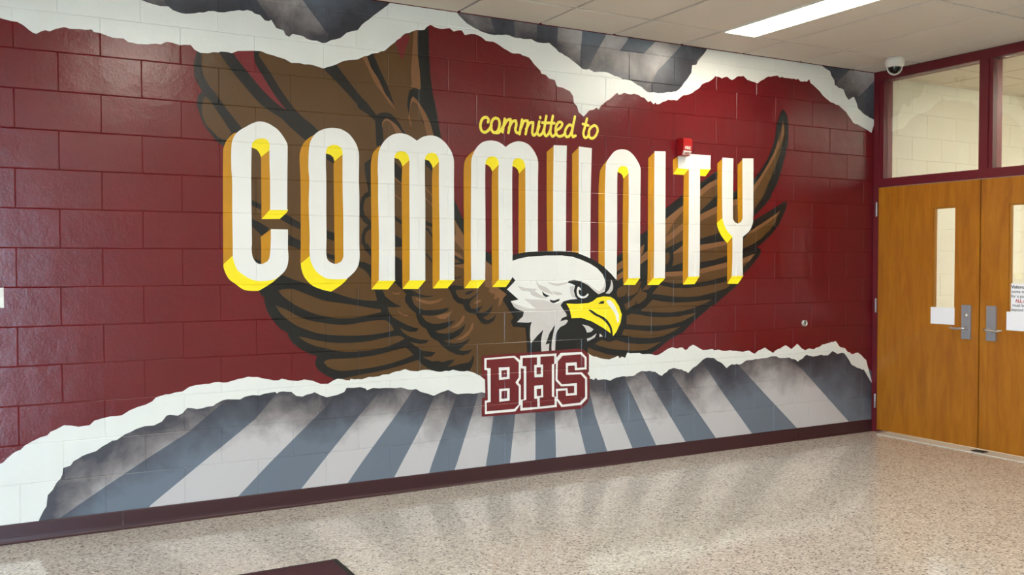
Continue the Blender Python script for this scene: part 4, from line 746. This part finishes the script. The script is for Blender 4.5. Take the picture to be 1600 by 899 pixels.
def paint(name, loops, mat, lev, parent, edge=None, tris=None):
    bm = bmesh.new(); offl = None
    if tris is None:
        flat = []; vec = []
        for l in loops:
            vec.append([Vector((x, z, 0)) for x, z in l]); flat += l
        vs = [bm.verts.new((x, 0, z)) for x, z in flat]
        for t in tessellate_polygon(vec):
            if len(set(t)) == 3:
                try: bm.faces.new([vs[k] for k in t])
                except ValueError: pass
    else:
        flat, ff = tris
        offl = bm.verts.layers.float.new('lift')
        vs = [bm.verts.new((x, 0, z)) for x, z, _o in flat]
        for v, q in zip(vs, flat): v[offl] = q[2]
        for t in ff:
            try: bm.faces.new([vs[k] for k in t])
            except ValueError: pass
    # trim to the wall
    for co, no in (((0, 0, ZC - 0.001), (0, 0, 1)), ((0, 0, 0.02), (0, 0, -1)), ((XC - 0.002, 0, 0), (1, 0, 0)), ((-0.62, 0, 0), (-1, 0, 0))):
        bmesh.ops.bisect_plane(bm, geom=bm.verts[:] + bm.edges[:] + bm.faces[:], plane_co=co, plane_no=no, clear_outer=True)
    if not bm.faces: bm.free(); return None
    zs = [v.co.z for v in bm.verts]; xs = [v.co.x for v in bm.verts]
    zmin, zmax, xmin, xmax = min(zs), max(zs), min(xs), max(xs)
    for j in HJ:
        for d in (-VW, 0, VW):
            if zmin < j + d < zmax: cut(bm, (0, 0, j + d), (0, 0, 1))
    for c, (a, b2) in enumerate(COURSES):
        if b2 < zmin or a > zmax: continue
        ph = phase(c)
        k = math.floor(xmin / BL - ph)
        while (k + ph) * BL < xmax + VW:
            xj = (k + ph) * BL; k += 1
            for d in (-VW, 0, VW):
                fs = [f for f in bm.faces if a < f.calc_center_median().z < b2 and min(v.co.x for v in f.verts) < xj + d < max(v.co.x for v in f.verts)]
                if fs: cut(bm, (xj + d, 0, 0), (1, 0, 0), fs)
    if edge:
        st = 0.05
        k = math.ceil(xmin / st)
        while k * st < xmax: cut(bm, (k * st, 0, 0), (1, 0, 0)); k += 1
        k = math.ceil(zmin / st)
        while k * st < zmax: cut(bm, (0, 0, k * st), (0, 0, 1)); k += 1
    vals = []
    bm.verts.index_update()
    for v in bm.verts:
        if edge: vals.append(min(1.0, dist_edge(v.co.x, v.co.z, edge) / 0.52))
        v.co.y = depth(v.co.x, v.co.z) - 0.0003 - lev * 0.0003 - (v[offl] if tris is not None else 0)
    for f in bm.faces:
        if f.normal.y > 0: f.normal_flip()
    bm.normal_update()
    for f in bm.faces:
        if f.normal.y > 0: f.normal_flip()
    me = bpy.data.meshes.new(name); bm.to_mesh(me); bm.free()
    me.materials.append(mat)
    if edge:
        at = me.attributes.new('edge', 'FLOAT', 'POINT'); at.data.foreach_set('value', vals)
    return link(bpy.data.objects.new(name, me), parent)

def stroke_tris(lines, w):
    flat = []; ff = []
    for q, ln in enumerate(lines):
        lift = q * 0.00008
        p = smooth_loop(ln, closed=False, sub=4, corner=100)
        rows = []
        for k, (x, z) in enumerate(p):
            a, b2 = p[max(k - 1, 0)], p[min(k + 1, len(p) - 1)]
            dx, dz = b2[0] - a[0], b2[1] - a[1]; l = math.hypot(dx, dz) or 1
            nx, nz = -dz / l * w / 2, dx / l * w / 2
            i0 = len(flat); flat += [(x + nx, z + nz, lift), (x - nx, z - nz, lift)]; rows.append(i0)
        for a, b2 in zip(rows[:-1], rows[1:]): ff += [(a, a + 1, b2 + 1), (a, b2 + 1, b2)]
        for e, (x, z) in enumerate((p[0], p[-1])):
            l2 = lift + 0.00003 + e * 0.00002
            i0 = len(flat); flat.append((x, z, l2))
            for k in range(10):
                t = k * math.pi / 5; flat.append((x + math.cos(t) * w / 2, z + math.sin(t) * w / 2, l2))
            ff += [(i0, i0 + 1 + k, i0 + 1 + (k + 1) % 10) for k in range(10)]
    return flat, ff

mural = empty('wall_mural', (3.2, 0, 0.1))
tag(mural, 'large painted mural of a bald eagle behind the word COMMUNITY on the block wall', 'mural')
inv = Matrix.Translation((-3.2, 0, -0.1))
EDG = {k: dec(v) for k, v in EDGES.items()}
REG = {}
eps = 0
for key, par, name, label, matk, lev, loops, opt in MURAL:
    eps += 1
    ls = [dec(l) for l in loops]
    if opt.get('sm'): ls = [smooth_loop(l, corner=opt.get('cn', 48)) for l in ls]
    if opt.get('jag'): ls = [jag(l) for l in ls]
    lv = lev + (eps % 60) * 0.0008
    parent = REG[par] if par else mural
    tr = stroke_tris(ls, opt['stroke']) if 'stroke' in opt else None
    o = paint(name, ls, MAT[matk], lv, parent, edge=EDG.get(opt.get('edge')), tris=tr)
    if o is None: continue
    if not par:
        o.matrix_parent_inverse = inv
    if label: o['label'] = label
    if key: REG[key] = o

# ------------------------------------------------------------------ base strip along the mural wall
bb = empty('baseboard_back', (0, 0, 0)); tag(bb, 'dark maroon rubber base strip along the mural wall', kind='structure')
seams = [XL, -1.95, 0.489, 3.036, 5.55, XC]
for a, c in zip(seams[:-1], seams[1:]):
    prof = [(0.003, 0.0), (-0.017, 0.0), (-0.0165, 0.002), (-0.011, 0.007), (-0.0075, 0.016), (-0.0065, 0.030), (-0.0065, 0.096), (-0.0045, 0.1005), (0.003, 0.1005)]
    vs = [(a + 0.0012, y, z) for y, z in prof] + [(c - 0.0012, y, z) for y, z in prof]
    n = len(prof)
    fs = [(k, (k + 1) % n, (k + 1) % n + n, k + n) for k in range(n)] + [tuple(range(n))[::-1], tuple(range(n, 2 * n))]
    o = mesh_obj('base_strip', vs, fs, BASE, bb)

# ------------------------------------------------------------------ door wall
wall_r = tag(box('wall_right', XC, XC + 0.14, YB, -1.98, 0.0, ZC + 0.02, CREAM), 'cream block wall beyond the double doors', kind='structure')
FD = 0.13   # frame depth
fr = empty('trim_1', (XC, 0, 0)); tag(fr, 'maroon steel frame around the double doors and transom windows', kind='structure')
fr_i = Matrix.Translation((-XC, 0, 0))
def frpart(name, bm, mat=FRAME, bevel=0.0015):
    o = bm_obj(name, bm, mat, fr, bevel=bevel); o.matrix_parent_inverse = fr_i; return o
def jamb(y_out, y_in, sgn):
    """steel jamb: face, rabbet step and glazing stop"""
    bm = bmesh.new()
    bx(bm, XC, XC + FD, min(y_out, y_in), max(y_out, y_in), 0.0, ZC)
    frpart('jamb', bm)
jamb(0.0, -0.050, -1); jamb(-1.955, -1.905, 1)
def stop(name, y0, y1, z0, z1, x0=0.012, x1=FD - 0.006):
    bm = bmesh.new(); bx(bm, XC + x0, XC + x1, y0, y1, z0, z1); return frpart(name, bm)
DT, TB0, TB1, HD = 2.066, 2.072, 2.142, 2.966
bm = bmesh.new(); bx(bm, XC, XC + FD, -1.905, -0.05, HD, ZC); frpart('frame_head', bm)
bm = bmesh.new(); bx(bm, XC, XC + FD, -1.905, -0.05, TB0, TB1); frpart('transom_bar', bm)
bm = bmesh.new(); bx(bm, XC, XC + FD, -1.030, -0.958, TB1, HD); frpart('mullion', bm)
stop('glazing_stop', -0.088, -0.05, TB1, HD); stop('glazing_stop', -1.062, -1.030, TB1, HD); stop('glazing_stop', -1.905, -1.870, TB1, HD)
stop('door_stop_strip', -0.066, -0.05, 0.01, TB0, x0=0.05, x1=0.075); stop('door_stop_strip', -1.905, -1.889, 0.01, TB0, x0=0.05, x1=0.075)
for n, (y0, y1) in enumerate(((-0.958, -0.088), (-1.870, -1.062))):
    w = empty('window_%d' % (n + 1), (XC + 0.06, (y0 + y1) / 2, TB1))
    tag(w, ('clear glass transom window above the left wooden door', 'clear glass transom window above the right wooden door')[n], kind='structure')
    o = box('pane', XC + 0.057, XC + 0.063, y0 - 0.004, y1 + 0.004, TB1 + 0.001, HD - 0.001, GLASS, w)
    o.matrix_parent_inverse = Matrix.Translation((-(XC + 0.06), -(y0 + y1) / 2, -TB1))

def door(n, y_h, y_m, lite, label, lever_dir):
    """leaf between hinge side y_h and meeting side y_m, with a narrow lite"""
    root = empty('door_%d' % n, (XC, y_h, 0)); tag(root, label, kind='structure')
    inv = Matrix.Translation((-XC, -y_h, 0))
    def P(o, par=root):
        o.matrix_parent_inverse = inv if par is root else Matrix.Identity(4); return o
    ya, yb = min(y_h, y_m), max(y_h, y_m)
    X0, X1, zb = XC + 0.002, XC + 0.046, 0.020
    l0, l1, lz0, lz1 = lite
    bm = bmesh.new()
    ys = [ya, l0, l1, yb]; zs = [zb, lz0, lz1, DT]
    V = {}
    for ix, x in enumerate((X0, X1)):
        for iy, y in enumerate(ys):
            for iz, z in enumerate(zs): V[ix, iy, iz] = bm.verts.new((x, y, z))
    for ix in (0, 1):
        for iy in range(3):
            for iz in range(3):
                if (iy, iz) == (1, 1): continue
                bm.faces.new([V[ix, iy, iz], V[ix, iy + 1, iz], V[ix, iy + 1, iz + 1], V[ix, iy, iz + 1]])
    def side(a, b2): bm.faces.new([V[0, *a], V[0, *b2], V[1, *b2], V[1, *a]])
    for k in range(3):
        side((k, 0), (k + 1, 0)); side((k, 3), (k + 1, 3)); side((0, k), (0, k + 1)); side((3, k), (3, k + 1))
    side((1, 1), (2, 1)); side((1, 2), (2, 2)); side((1, 1), (1, 2)); side((2, 1), (2, 2))
    P(bm_obj('door_leaf', bm, WOOD, root))
    # bead around the lite
    bm = bmesh.new(); t = 0.011
    for a in ((l0, l0 + t, lz0, lz1), (l1 - t, l1, lz0, lz1), (l0 + t, l1 - t, lz0, lz0 + t), (l0 + t, l1 - t, lz1 - t, lz1)):
        bx(bm, X0 + 0.012, X1 - 0.008, a[0], a[1], a[2], a[3])
    P(bm_obj('lite_bead', bm, WOODEDGE, root, bevel=0.001))
    P(box('pane', X0 + 0.020, X0 + 0.026, l0 + t - 0.003, l1 - t + 0.003, lz0 + t - 0.003, lz1 - t + 0.003, GLASS, root))
    # lever set
    yp = y_m + 0.0965 * (1 if y_m < y_h else -1)
    z0, z1 = 0.848, 1.110
    bm = bmesh.new(); bx(bm, X0 - 0.014, X0, yp - 0.0375, yp + 0.0375, z0, z1)
    es = P(bm_obj('escutcheon', bm, STEEL, root, bevel=0.006))
    zl = 0.932; d = lever_dir
    if n == 1:
        P(lathe('key_cylinder', [(0.0001, -0.012), (0.011, -0.012), (0.013, -0.008), (0.0165, -0.002), (0.0175, 0.0)], CHROME, (X0 - 0.014, yp - 0.004, 1.030), 'X', es, 20), es)
    P(lathe('rose', [(0.0001, -0.052), (0.009, -0.052), (0.0095, -0.010), (0.014, -0.003), (0.016, 0.001)], STEEL, (X0 - 0.014, yp - 0.012 * d, zl), 'X', es, 18), es)
    y0 = yp - 0.012 * d; xl = X0 - 0.062
    P(tube('lever', [(xl + 0.004, y0 - 0.012 * d, zl), (xl, y0 + 0.004 * d, zl), (xl - 0.002, y0 + 0.03 * d, zl - 0.001), (xl + 0.002, y0 + 0.055 * d, zl - 0.006), (xl + 0.004, y0 + 0.085 * d, zl - 0.006), (xl + 0.004, y0 + 0.112 * d, zl - 0.001), (xl + 0.010, y0 + 0.124 * d, zl)],
         [0.011, 0.0125, 0.0125, 0.012, 0.011, 0.0095, 0.006], CHROME, es, flat=0.8), es)
    for o in es.children: o.matrix_parent_inverse = es.matrix_basis.inverted()
    return root, P
d1, P1 = door(1, -0.053, -0.973, (-0.770, -0.575, 0.958, 1.873), 'left honey-coloured wooden door with narrow window and keyed lever handle', 1)
d2, P2 = door(2, -1.902, -0.985, (-1.402, -1.205, 0.952, 1.868), 'right honey-coloured wooden door with notice behind its narrow window', -1)
# screw holes and hinges on the left door
for y, z in ((-0.195, 2.000), (-0.195, 1.952), (-0.285, 2.000), (-0.285, 1.952)):
    P1(lathe('screw_hole', [(0.0001, -0.0006), (0.003, -0.0006), (0.0032, 0.0003)], BLACKR, (XC + 0.002, y, z), 'X', d1, 8))
def hinge(root, P, y, z):
    h = P(lathe('hinge', [(0.0001, -0.062), (0.006, -0.060), (0.0085, -0.056), (0.0085, 0.056), (0.006, 0.060), (0.0001, 0.062)], STEEL, (XC - 0.007, y, z), 'Z', root, 14))
    for k in (-0.034, -0.011, 0.011, 0.034):
        lathe('knuckle_joint', [(0.0089, k - 0.0008), (0.0089, k + 0.0008)], BLACKR, (XC - 0.007, y, z), 'Z', h, 14)
for z in (1.886, 1.073, 0.262):
    hinge(d1, P1, -0.040, z); hinge(d2, P2, -1.915, z)

# papers in the lites
o = box('paper_sheet', XC - 0.0006, XC + 0.0012, -0.772, -0.562, 0.950, 1.083, PAPER)
tag(o, 'blank white paper taped over the bottom of the left door window', 'paper')
o = box('paper_sheet', XC - 0.0006, XC + 0.0012, -1.405, -1.196, 0.936, 1.074, PAPER)
tag(o, 'blank white paper taped over the bottom of the right door window', 'paper')
nt_ = empty('notice', (XC + 0.019, -1.30, 1.07)); tag(nt_, 'printed visitor notice taped inside the right door window', 'notice')
ni = Matrix.Translation((-(XC + 0.019), 1.30, -1.07))
o = box('notice_sheet', XC + 0.0190, XC + 0.0200, -1.395, -1.213, 1.070, 1.282, PAPER, nt_); o.matrix_parent_inverse = ni
for k, (tx, ind, m_, bld) in enumerate([('Visitors, p', 0.0, INK, 0.0011), ('come to o', 0.002, INK, 0.0003), ('for a pass', 0.0, INK, 0.0003), ('ALL vi', 0.032, REDINK, 0.0009), ('must bad', 0.010, INK, 0.0004), ('beyond th', 0.002, INK, 0.0004)]):
    o = text_mesh('notice_line', tx, 0.0305, m_, (XC + 0.0186, -1.219 - ind, 1.246 - k * 0.0335), (0, -1, 0), (0, 0, 1), nt_, bold=bld)
    o.matrix_parent_inverse = ni
    if m_ is REDINK:
        q = box('notice_underline', XC + 0.0185, XC + 0.0187, -1.219 - ind - 0.088, -1.219 - ind, 1.246 - k * 0.0335 - 0.005, 1.246 - k * 0.0335 - 0.003, REDINK, nt_); q.matrix_parent_inverse = ni

# ------------------------------------------------------------------ corridor behind the doors
YC = 0.09
wc = tag(box('wall_corridor', XC + 0.14, 16.0, YC + 0.02, YC + 0.2, -0.1, ZC + 0.15, CREAM), 'cream painted block wall of the corridor seen through the glass', kind='structure')
zc = [0.0] + [2.958 - BH * k for k in range(14, -1, -1)] + [ZC + 0.02]
lay_blocks(wc, XC + 0.14, 11.0, YC, zc, lambda k: 0.0 if k % 2 == 1 else 0.5, 6.827, CREAM)
bm = bmesh.new(); bx(bm, 11.0, 16.0, YC, YC + 0.02, 0, ZC + 0.02); o = bm_obj('plaster_run', bm, CREAM, wc)
bm = bmesh.new(); bx(bm, XC + 0.10, XC + 0.14, -0.004, YC, 0, ZC + 0.02); bm_obj('wall_return', bm, CREAM, wc)
tag(box('wall_corridor_side', XC + 0.14, 16.0, -3.4, -3.25, -0.1, ZC + 0.15, CREAM), 'cream side wall of the corridor behind the doors', kind='structure')
tag(box('wall_corridor_end', 15.9, 16.0, -3.3, YC, -0.1, ZC + 0.15, CREAM), 'cream end wall of the corridor behind the doors', kind='structure')
cc = tag(box('ceiling', XC + 0.12, 16.0, -3.4, YC + 0.05, ZC + 0.03, ZC + 0.15, GRIDM), 'tiled ceiling of the corridor behind the doors', kind='structure')
cor_fill = {(4, 2): 'first added unseen strip light in the corridor ceiling just behind the doors', (6, 2): 'second added unseen strip light along the corridor ceiling behind the doors', (8, 2): 'third added unseen strip light along the corridor ceiling behind the doors', (10, 2): 'fourth added unseen strip light along the corridor ceiling behind the doors', (12, 2): 'farthest added unseen strip light in the corridor ceiling behind the doors'}  # lamps added out of view to brighten the corridor behind the glass
for i in range(3, 17):
    for j in range(0, 4):
        x0, x1 = max(XG + i * TW, XC + 0.14), min(XG + (i + 1) * TW, 15.9)
        y1 = min(YG - (j - 1) * TL, YC - 0.002); y0 = max(YG - (j - 1) * TL - TL, -3.25)
        if x1 - x0 < 0.03 or y1 - y0 < 0.03: continue
        place_tile(cc, x0 + (0.304 if (i, j) in cor_fill else 0), x1, y0, y1)
for (i, j), lb in cor_fill.items():
    ceiling_light(XG + i * TW + 0.002, YG - (j - 1) * TL - 0.002, lb)

# ------------------------------------------------------------------ the hall behind the camera: entrance glass at the left, plain walls
tag(box('wall_left', XL - 0.15, XL, -4.6, 0.2, -0.1, ZC + 0.15, CREAM), 'cream wall at the left end of the hall', kind='structure')
tag(box('wall_left', XL - 0.15, XL, YB - 0.15, -4.6, 2.45, ZC + 0.15, CREAM), 'cream wall above the added side glazing', kind='structure')
ws = empty('window_4', (XL, -6.4, 0)); tag(ws, 'added unseen side glazing that lets daylight onto the doors, with maroon mullions', kind='structure')  # unseen glazing added to bring daylight onto the door wall and papers
wsi = Matrix.Translation((-XL, 6.4, 0))
bm = bmesh.new()
for k in range(4):
    y = -8.2 + 3.6 * k / 3; bx(bm, XL - 0.10, XL, y - 0.03 if k else y, y + 0.03 if k < 3 else y, 0.0, 2.45)
for z in (0.0, 2.10, 2.37): bx(bm, XL - 0.09, XL - 0.01, -8.2, -4.6, z, z + 0.08)
bm_obj('mullions', bm, FRAME, ws).matrix_parent_inverse = wsi
box('pane', XL - 0.053, XL - 0.047, -8.2, -4.6, 0.02, 2.45, GLASS, ws).matrix_parent_inverse = wsi
tag(box('ground', -40, XL - 0.15, YB - 0.14, 30, -0.14, -0.02, plain('concrete_path', lin(170, 168, 162), 0.8)), 'concrete walk beside the entrance', kind='structure')
pl = bpy.data.lights.new('side_portal', 'AREA'); pl.shape = 'RECTANGLE'; pl.size = 2.45; pl.size_y = 3.6
pl.cycles.is_portal = True
po = bpy.data.objects.new('side_portal', pl); po.location = (XL - 0.12, -6.4, 1.22); po.rotation_euler = (0, math.radians(-90), 0); COL.objects.link(po)
GX0, GX1, GZ = -3.5, -0.5, 2.45
tag(box('wall_front', XL - 0.15, GX0, YB - 0.15, YB, -0.1, ZC + 0.15, CREAM), 'cream wall beside the glazed entrance', kind='structure')
tag(box('wall_front', GX1, XC + 0.14, YB - 0.15, YB, -0.1, ZC + 0.15, CREAM), 'cream wall opposite the doors end of the mural', kind='structure')
tag(box('wall_front', GX0, GX1, YB - 0.15, YB, GZ, ZC + 0.15, CREAM), 'cream wall above the glazed entrance', kind='structure')
wg = empty('window_3', (0, YB, 0)); tag(wg, 'glazed entrance screen with maroon mullions', kind='structure')
wgi = Matrix.Translation((0, -YB, 0))
bm = bmesh.new()
for k in range(4):
    x = GX0 + (GX1 - GX0) * k / 3; bx(bm, x - 0.03 if k else x, x + 0.03 if k < 3 else x, YB - 0.10, YB, 0.0, GZ)
for z in (0.0, 2.10, GZ - 0.08): bx(bm, GX0, GX1, YB - 0.09, YB - 0.01, z, z + 0.08)
bm_obj('mullions', bm, FRAME, wg).matrix_parent_inverse = wgi
box('pane', GX0, GX1, YB - 0.053, YB - 0.047, 0.02, GZ, GLASS, wg).matrix_parent_inverse = wgi
tag(box('ground', -40, 40, YB - 40, YB - 0.15, -0.14, -0.02, plain('concrete_walk', lin(170, 168, 162), 0.8)), 'concrete walk outside the entrance', kind='structure')
pl = bpy.data.lights.new('entrance_portal', 'AREA'); pl.shape = 'RECTANGLE'; pl.size = GX1 - GX0; pl.size_y = GZ
pl.cycles.is_portal = True
po = bpy.data.objects.new('entrance_portal', pl); po.location = ((GX0 + GX1) / 2, YB - 0.12, GZ / 2); po.rotation_euler = (math.radians(90), 0, 0); COL.objects.link(po)

# ------------------------------------------------------------------ things on walls, ceiling and floor
# fire strobe
fa = empty('fire_alarm', (4.337, 0, 2.222)); tag(fa, 'small red fire alarm strobe on the wall above the letter T', 'fire alarm')
fai = Matrix.Translation((-4.337, 0, -2.222))
xa, xb = 4.298, 4.380
prof = [(0.002, 2.222), (-0.046, 2.224), (-0.070, 2.262), (-0.072, 2.340), (-0.064, 2.349), (0.002, 2.350)]
n = len(prof)
o = mesh_obj('housing', [(xa, y, z) for y, z in prof] + [(xb, y, z) for y, z in prof],
    [(k, (k + 1) % n, (k + 1) % n + n, k + n) for k in range(n)] + [tuple(range(n))[::-1], tuple(range(n, 2 * n))], ALARM, fa)
o.matrix_parent_inverse = fai
sl = Vector((0, -0.024, 0.038)).normalized(); nrm = Vector((0, -0.038, -0.024)).normalized()
c0 = Vector((0, -0.046, 2.224)) + sl * 0.004
vs = []
for s_, off in ((0.0, 0.0005), (0.036, 0.0005), (0.031, 0.007), (0.005, 0.007)):
    for x in (xa + 0.006, xb - 0.006):
        q = c0 + sl * s_ + nrm * off; vs.append((x, q.y, q.z))
LENS = plain('strobe_lens', lin(222, 205, 200), 0.15)
o = mesh_obj('strobe_lens', vs, [(0, 1, 3, 2), (2, 3, 5, 4), (4, 5, 7, 6), (6, 7, 1, 0), (0, 2, 4, 6), (1, 7, 5, 3)], LENS, fa); o.matrix_parent_inverse = fai
q = c0 + sl * 0.009 + nrm * 0.0074
o = text_mesh('lens_lettering', 'FIRE', 0.021, ALARM, (4.339, q.y, q.z), (1, 0, 0), sl, fa, bold=0.0006, align='CENTER'); o.matrix_parent_inverse = fai
o = text_mesh('lettering', 'FIRE', 0.030, WHITEP, (4.339, -0.0722, 2.268), (1, 0, 0), (0, 0, 1), fa, bold=0.0008, align='CENTER'); o.matrix_parent_inverse = fai

# wall door stop
ds = empty('door_bumper', (5.609, 0, 0.948)); tag(ds, 'round metal door bumper fixed low on the maroon wall near the doors', 'door bumper')
for nm, pr, mt in (('bumper_ring', [(0.027, 0.002), (0.028, -0.010), (0.0255, -0.017), (0.0205, -0.016), (0.019, -0.008)], CHROME), ('bumper_pad', [(0.0195, -0.006), (0.014, -0.009), (0.006, -0.011), (0.0001, -0.0112)], plain('grey_rubber', lin(128, 124, 108), 0.5))):
    o = lathe(nm, pr, mt, (5.609, 0, 0.948), 'Y', ds, 24); o.matrix_parent_inverse = Matrix.Translation((-5.609, 0, -0.948))
o = lathe('bumper_screw', [(0.0001, -0.0125), (0.004, -0.012), (0.0045, -0.008)], BLACKR, (5.617, 0, 0.948), 'Y', ds, 10); o.matrix_parent_inverse = Matrix.Translation((-5.609, 0, -0.948))

# wall plate at the left edge
wp = empty('wall_plate', (-0.095, 0, 1.215)); tag(wp, 'white plastic switch plate on the maroon wall, cut by the left picture edge', 'switch plate')
wi = Matrix.Translation((0.095, 0, -1.215))
o = box('cover', -0.131, -0.0585, -0.007, 0.001, 1.213, 1.315, WHITEP, wp, bevel=0.003); o.matrix_parent_inverse = wi
o = box('rocker', -0.113, -0.077, -0.011, -0.006, 1.232, 1.296, plain('rocker_grey', lin(196, 196, 190), 0.4), wp, bevel=0.002); o.matrix_parent_inverse = wi

# security camera dome
sx, sy = 6.075, -0.475
sc = empty('security_camera', (sx, sy, ZC)); tag(sc, 'white dome security camera on the ceiling by the door frame', 'security camera')
si = Matrix.Translation((-sx, -sy, -ZC))
o = lathe('housing', [(0.0001, 0.0), (0.068, 0.0), (0.073, -0.004), (0.074, -0.030), (0.070, -0.055), (0.060, -0.072), (0.052, -0.074), (0.0001, -0.074)], WHITEP, (sx, sy, ZC), 'Z', sc); o.matrix_parent_inverse = si
a = [(0.050 * math.cos(t), -0.072 - 0.050 * math.sin(t)) for t in [k * math.pi / 2 / 10 for k in range(11)]]
o = lathe('dome', [(max(r, 0.0001), h) for r, h in a], DARKDOME, (sx, sy, ZC), 'Z', sc); o.matrix_parent_inverse = si
# trim band that runs round the dome
bandp = [Vector((0.052 * math.cos(t), 0, -0.074 - 0.0525 * math.sin(t))) for t in [k * math.pi / 24 for k in range(25)]]
dirv = Vector((0.70, -0.714, 0)).normalized()
o = tube('dome_band', [(sx + dirv.x * q.x + 0.014 * 0.714, sy + dirv.y * q.x + 0.014 * 0.70, ZC + q.z) for q in bandp], 0.0055, WHITEP, sc, seg=8); o.matrix_parent_inverse = si

# entrance mat
mt_ = empty('floor_mat', (0.4, -2.0, 0)); tag(mt_, 'dark maroon ribbed entrance mat with black rubber border on the terrazzo', 'mat')
mi = Matrix.Translation((-0.4, 2.0, 0))
mx0, mx1, my0, my1 = -0.47, 1.333, -2.26, -1.058
vs = []; 
for (e, z) in ((0.0, 0.0005), (0.004, 0.003), (0.03, 0.0075), (0.036, 0.0075), (0.036, 0.004)):
    vs += [(mx0 + e, my0 + e, z), (mx1 - e, my0 + e, z), (mx1 - e, my1 - e, z), (mx0 + e, my1 - e, z)]
fs = []
for r in range(4):
    for k in range(4): fs.append((r * 4 + k, r * 4 + (k + 1) % 4, r * 4 + 4 + (k + 1) % 4, r * 4 + 4 + k))
o = mesh_obj('rubber_border', vs, fs, BLACKR, mt_); o.matrix_parent_inverse = mi
o = box('ribbed_pile', mx0 + 0.034, mx1 - 0.034, my0 + 0.034, my1 - 0.034, 0.001, 0.010, CARPET, mt_, bevel=0.002); o.matrix_parent_inverse = mi
